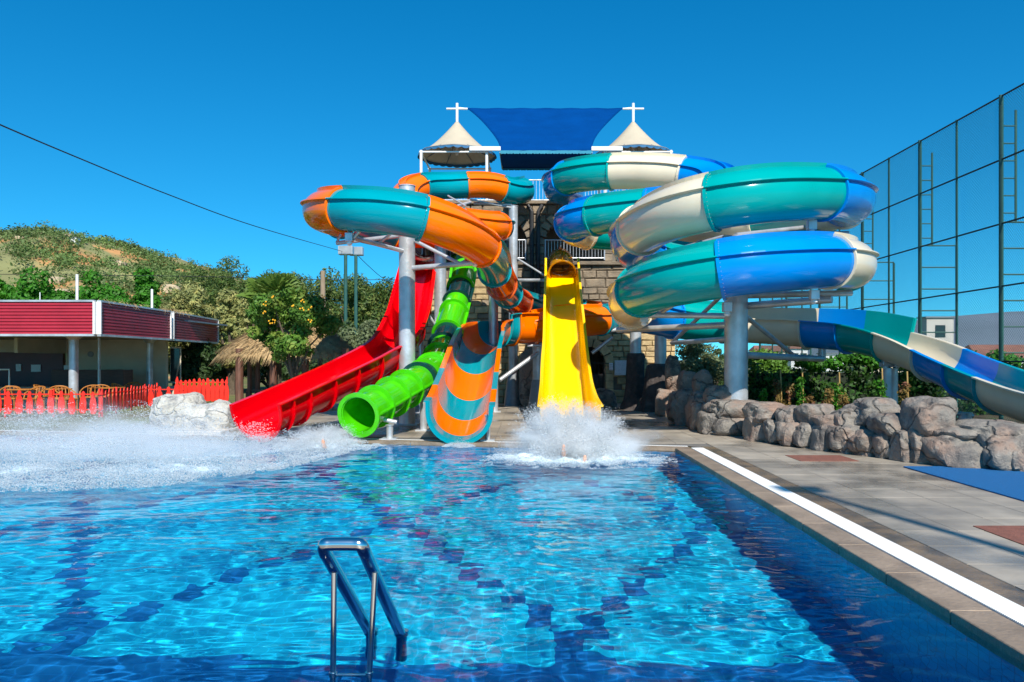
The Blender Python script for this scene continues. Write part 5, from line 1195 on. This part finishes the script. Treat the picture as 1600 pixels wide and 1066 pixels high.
def mist(c, r, dens, nscale, label, seed, sy=1):
    m = bpy.data.materials.new('spray_mist'); m.use_nodes = True; t = m.node_tree; t.nodes.remove(t.nodes['Principled BSDF'])
    v = nd(t, 'ShaderNodeVolumePrincipled'); v.inputs['Color'].default_value = (.97, .985, 1, 1); v.inputs['Anisotropy'].default_value = .1
    tc = nd(t, 'ShaderNodeTexCoord'); ln = nd(t, 'ShaderNodeVectorMath', operation='LENGTH'); t.links.new(tc.outputs['Object'], ln.inputs[0])
    f = nd(t, 'ShaderNodeMapRange'); f.inputs[1].default_value = 1.0; f.inputs[2].default_value = .15; f.inputs[3].default_value = -.35; f.inputs[4].default_value = .55; t.links.new(ln.outputs['Value'], f.inputs[0])
    nrm_ = nd(t, 'ShaderNodeVectorMath', operation='NORMALIZE'); t.links.new(tc.outputs['Object'], nrm_.inputs[0])
    n1 = nd(t, 'ShaderNodeTexNoise'); n1.inputs['Scale'].default_value = nscale; n1.inputs['Detail'].default_value = 3; t.links.new(nrm_.outputs[0], n1.inputs[0])
    n2 = nd(t, 'ShaderNodeTexNoise'); n2.inputs['Scale'].default_value = nscale*.8; n2.inputs['Detail'].default_value = 4; t.links.new(tc.outputs['Object'], n2.inputs[0])
    a = nd(t, 'ShaderNodeMath', operation='ADD'); t.links.new(n1.outputs[0], a.inputs[0]); t.links.new(n2.outputs[0], a.inputs[1])
    b = nd(t, 'ShaderNodeMath', operation='ADD'); t.links.new(a.outputs[0], b.inputs[0]); t.links.new(f.outputs[0], b.inputs[1])
    e = nd(t, 'ShaderNodeMapRange'); e.inputs[1].default_value = 1.0; e.inputs[2].default_value = 1.5; e.inputs[4].default_value = dens; t.links.new(b.outputs[0], e.inputs[0])
    t.links.new(e.outputs[0], v.inputs['Density']); t.links.new(v.outputs[0], t.nodes['Material Output'].inputs['Volume'])
    bm = bmesh.new(); bmesh.ops.create_icosphere(bm, subdivisions=3, radius=1)
    bmesh.ops.bisect_plane(bm, geom=bm.verts[:]+bm.edges[:]+bm.faces[:], plane_co=(0, 0, 0), plane_no=(0, 0, -1), clear_outer=True); bmesh.ops.holes_fill(bm, edges=bm.edges[:])
    me = bpy.data.meshes.new('spray_mist'); bm.to_mesh(me); bm.free(); me.materials.append(m)
    o = link('spray_mist', me, None, c); o.scale = r; tag(o, label, 'spray', kind='stuff')
mist((.85, 13.45, .03), (1.75, .95, 1.15), 9, 3.5, 'soft white mist rising from the foot of the yellow slide', 1)
mist((-3.95, 14.9, .03), (.95, .5, .5), 6, 3, 'soft white mist drifting off the mouth of the green tube', 2)
mist((-7.0, 12.8, .06), (3.8, 1.9, 1.2), 1.5, 3.4, 'soft mist hanging over the wake on the left side of the pool', 3)

# ------------------------------------------------------------ people in the splashes
skin = pm('skin', (.62, .33, .22), .5, .08, 8)
def person(nodes, edges, label):
    me = bpy.data.meshes.new('person'); c0 = Vector(nodes[0][0]); me.from_pydata([tuple(Vector(p)-c0) for p, _ in nodes], edges, []); me.update()
    o = bpy.data.objects.new('person', me); COL.objects.link(o); o.location = c0; me.materials.append(skin)
    md = o.modifiers.new('Skin', 'SKIN'); 
    if not me.skin_vertices: me.attributes
    for k, (_, r) in enumerate(nodes): me.skin_vertices[0].data[k].radius = (r, r)
    me.skin_vertices[0].data[0].use_root = True; md.use_smooth_shade = True
    s = o.modifiers.new('Sub', 'SUBSURF'); s.levels = 2; s.render_levels = 2
    return tag(o, label, 'person')
def lying(cx, cy, z, label, kick=0.0, bend=.0):
    N = [((cx,cy+.95,z+.02),.15),((cx,cy+1.2,z+.05),.14),((cx,cy+1.45,z+.12),.16),((cx,cy+1.58,z+.18),.06),((cx,cy+1.72,z+.26),.10),((cx,cy+1.82,z+.30),.085),
         ((cx-.10,cy+.85,z),.10),((cx-.13,cy+.45,z+.10+bend),.065),((cx-.13,cy+.06,z+.02+kick),.042),((cx-.13,cy-.02,z+.02+kick),.045),((cx-.14,cy-.04,z+.14+kick),.038),((cx-.14,cy-.05,z+.22+kick),.022),
         ((cx+.10,cy+.85,z),.10),((cx+.16,cy+.42,z+.07+bend),.065),((cx+.20,cy+.02,z-.04+kick*.3),.042),((cx+.20,cy-.06,z-.04+kick*.3),.045),((cx+.21,cy-.08,z+.07+kick*.3),.038),((cx+.21,cy-.09,z+.14+kick*.3),.022),
         ((cx-.19,cy+1.42,z+.14),.055),((cx-.32,cy+1.2,z+.12),.042),((cx-.24,cy+1.02,z+.2),.032),((cx-.20,cy+.95,z+.22),.025),
         ((cx+.19,cy+1.42,z+.14),.055),((cx+.32,cy+1.2,z+.12),.042),((cx+.24,cy+1.02,z+.2),.032),((cx+.20,cy+.95,z+.22),.025)]
    E = [(0,1),(1,2),(2,3),(3,4),(4,5),(0,6),(6,7),(7,8),(8,9),(9,10),(10,11),(0,12),(12,13),(13,14),(14,15),(15,16),(16,17),(2,18),(18,19),(19,20),(20,21),(2,22),(22,23),(23,24),(24,25)]
    return person(N, E, label)
lying(.76, 12.75, -.10, 'person feet first in the spray below the yellow slide, bare soles showing', .13)
lying(-3.68, 14.5, -.20, 'person feet first in the spray before the green tube, one bare foot raised', .16)
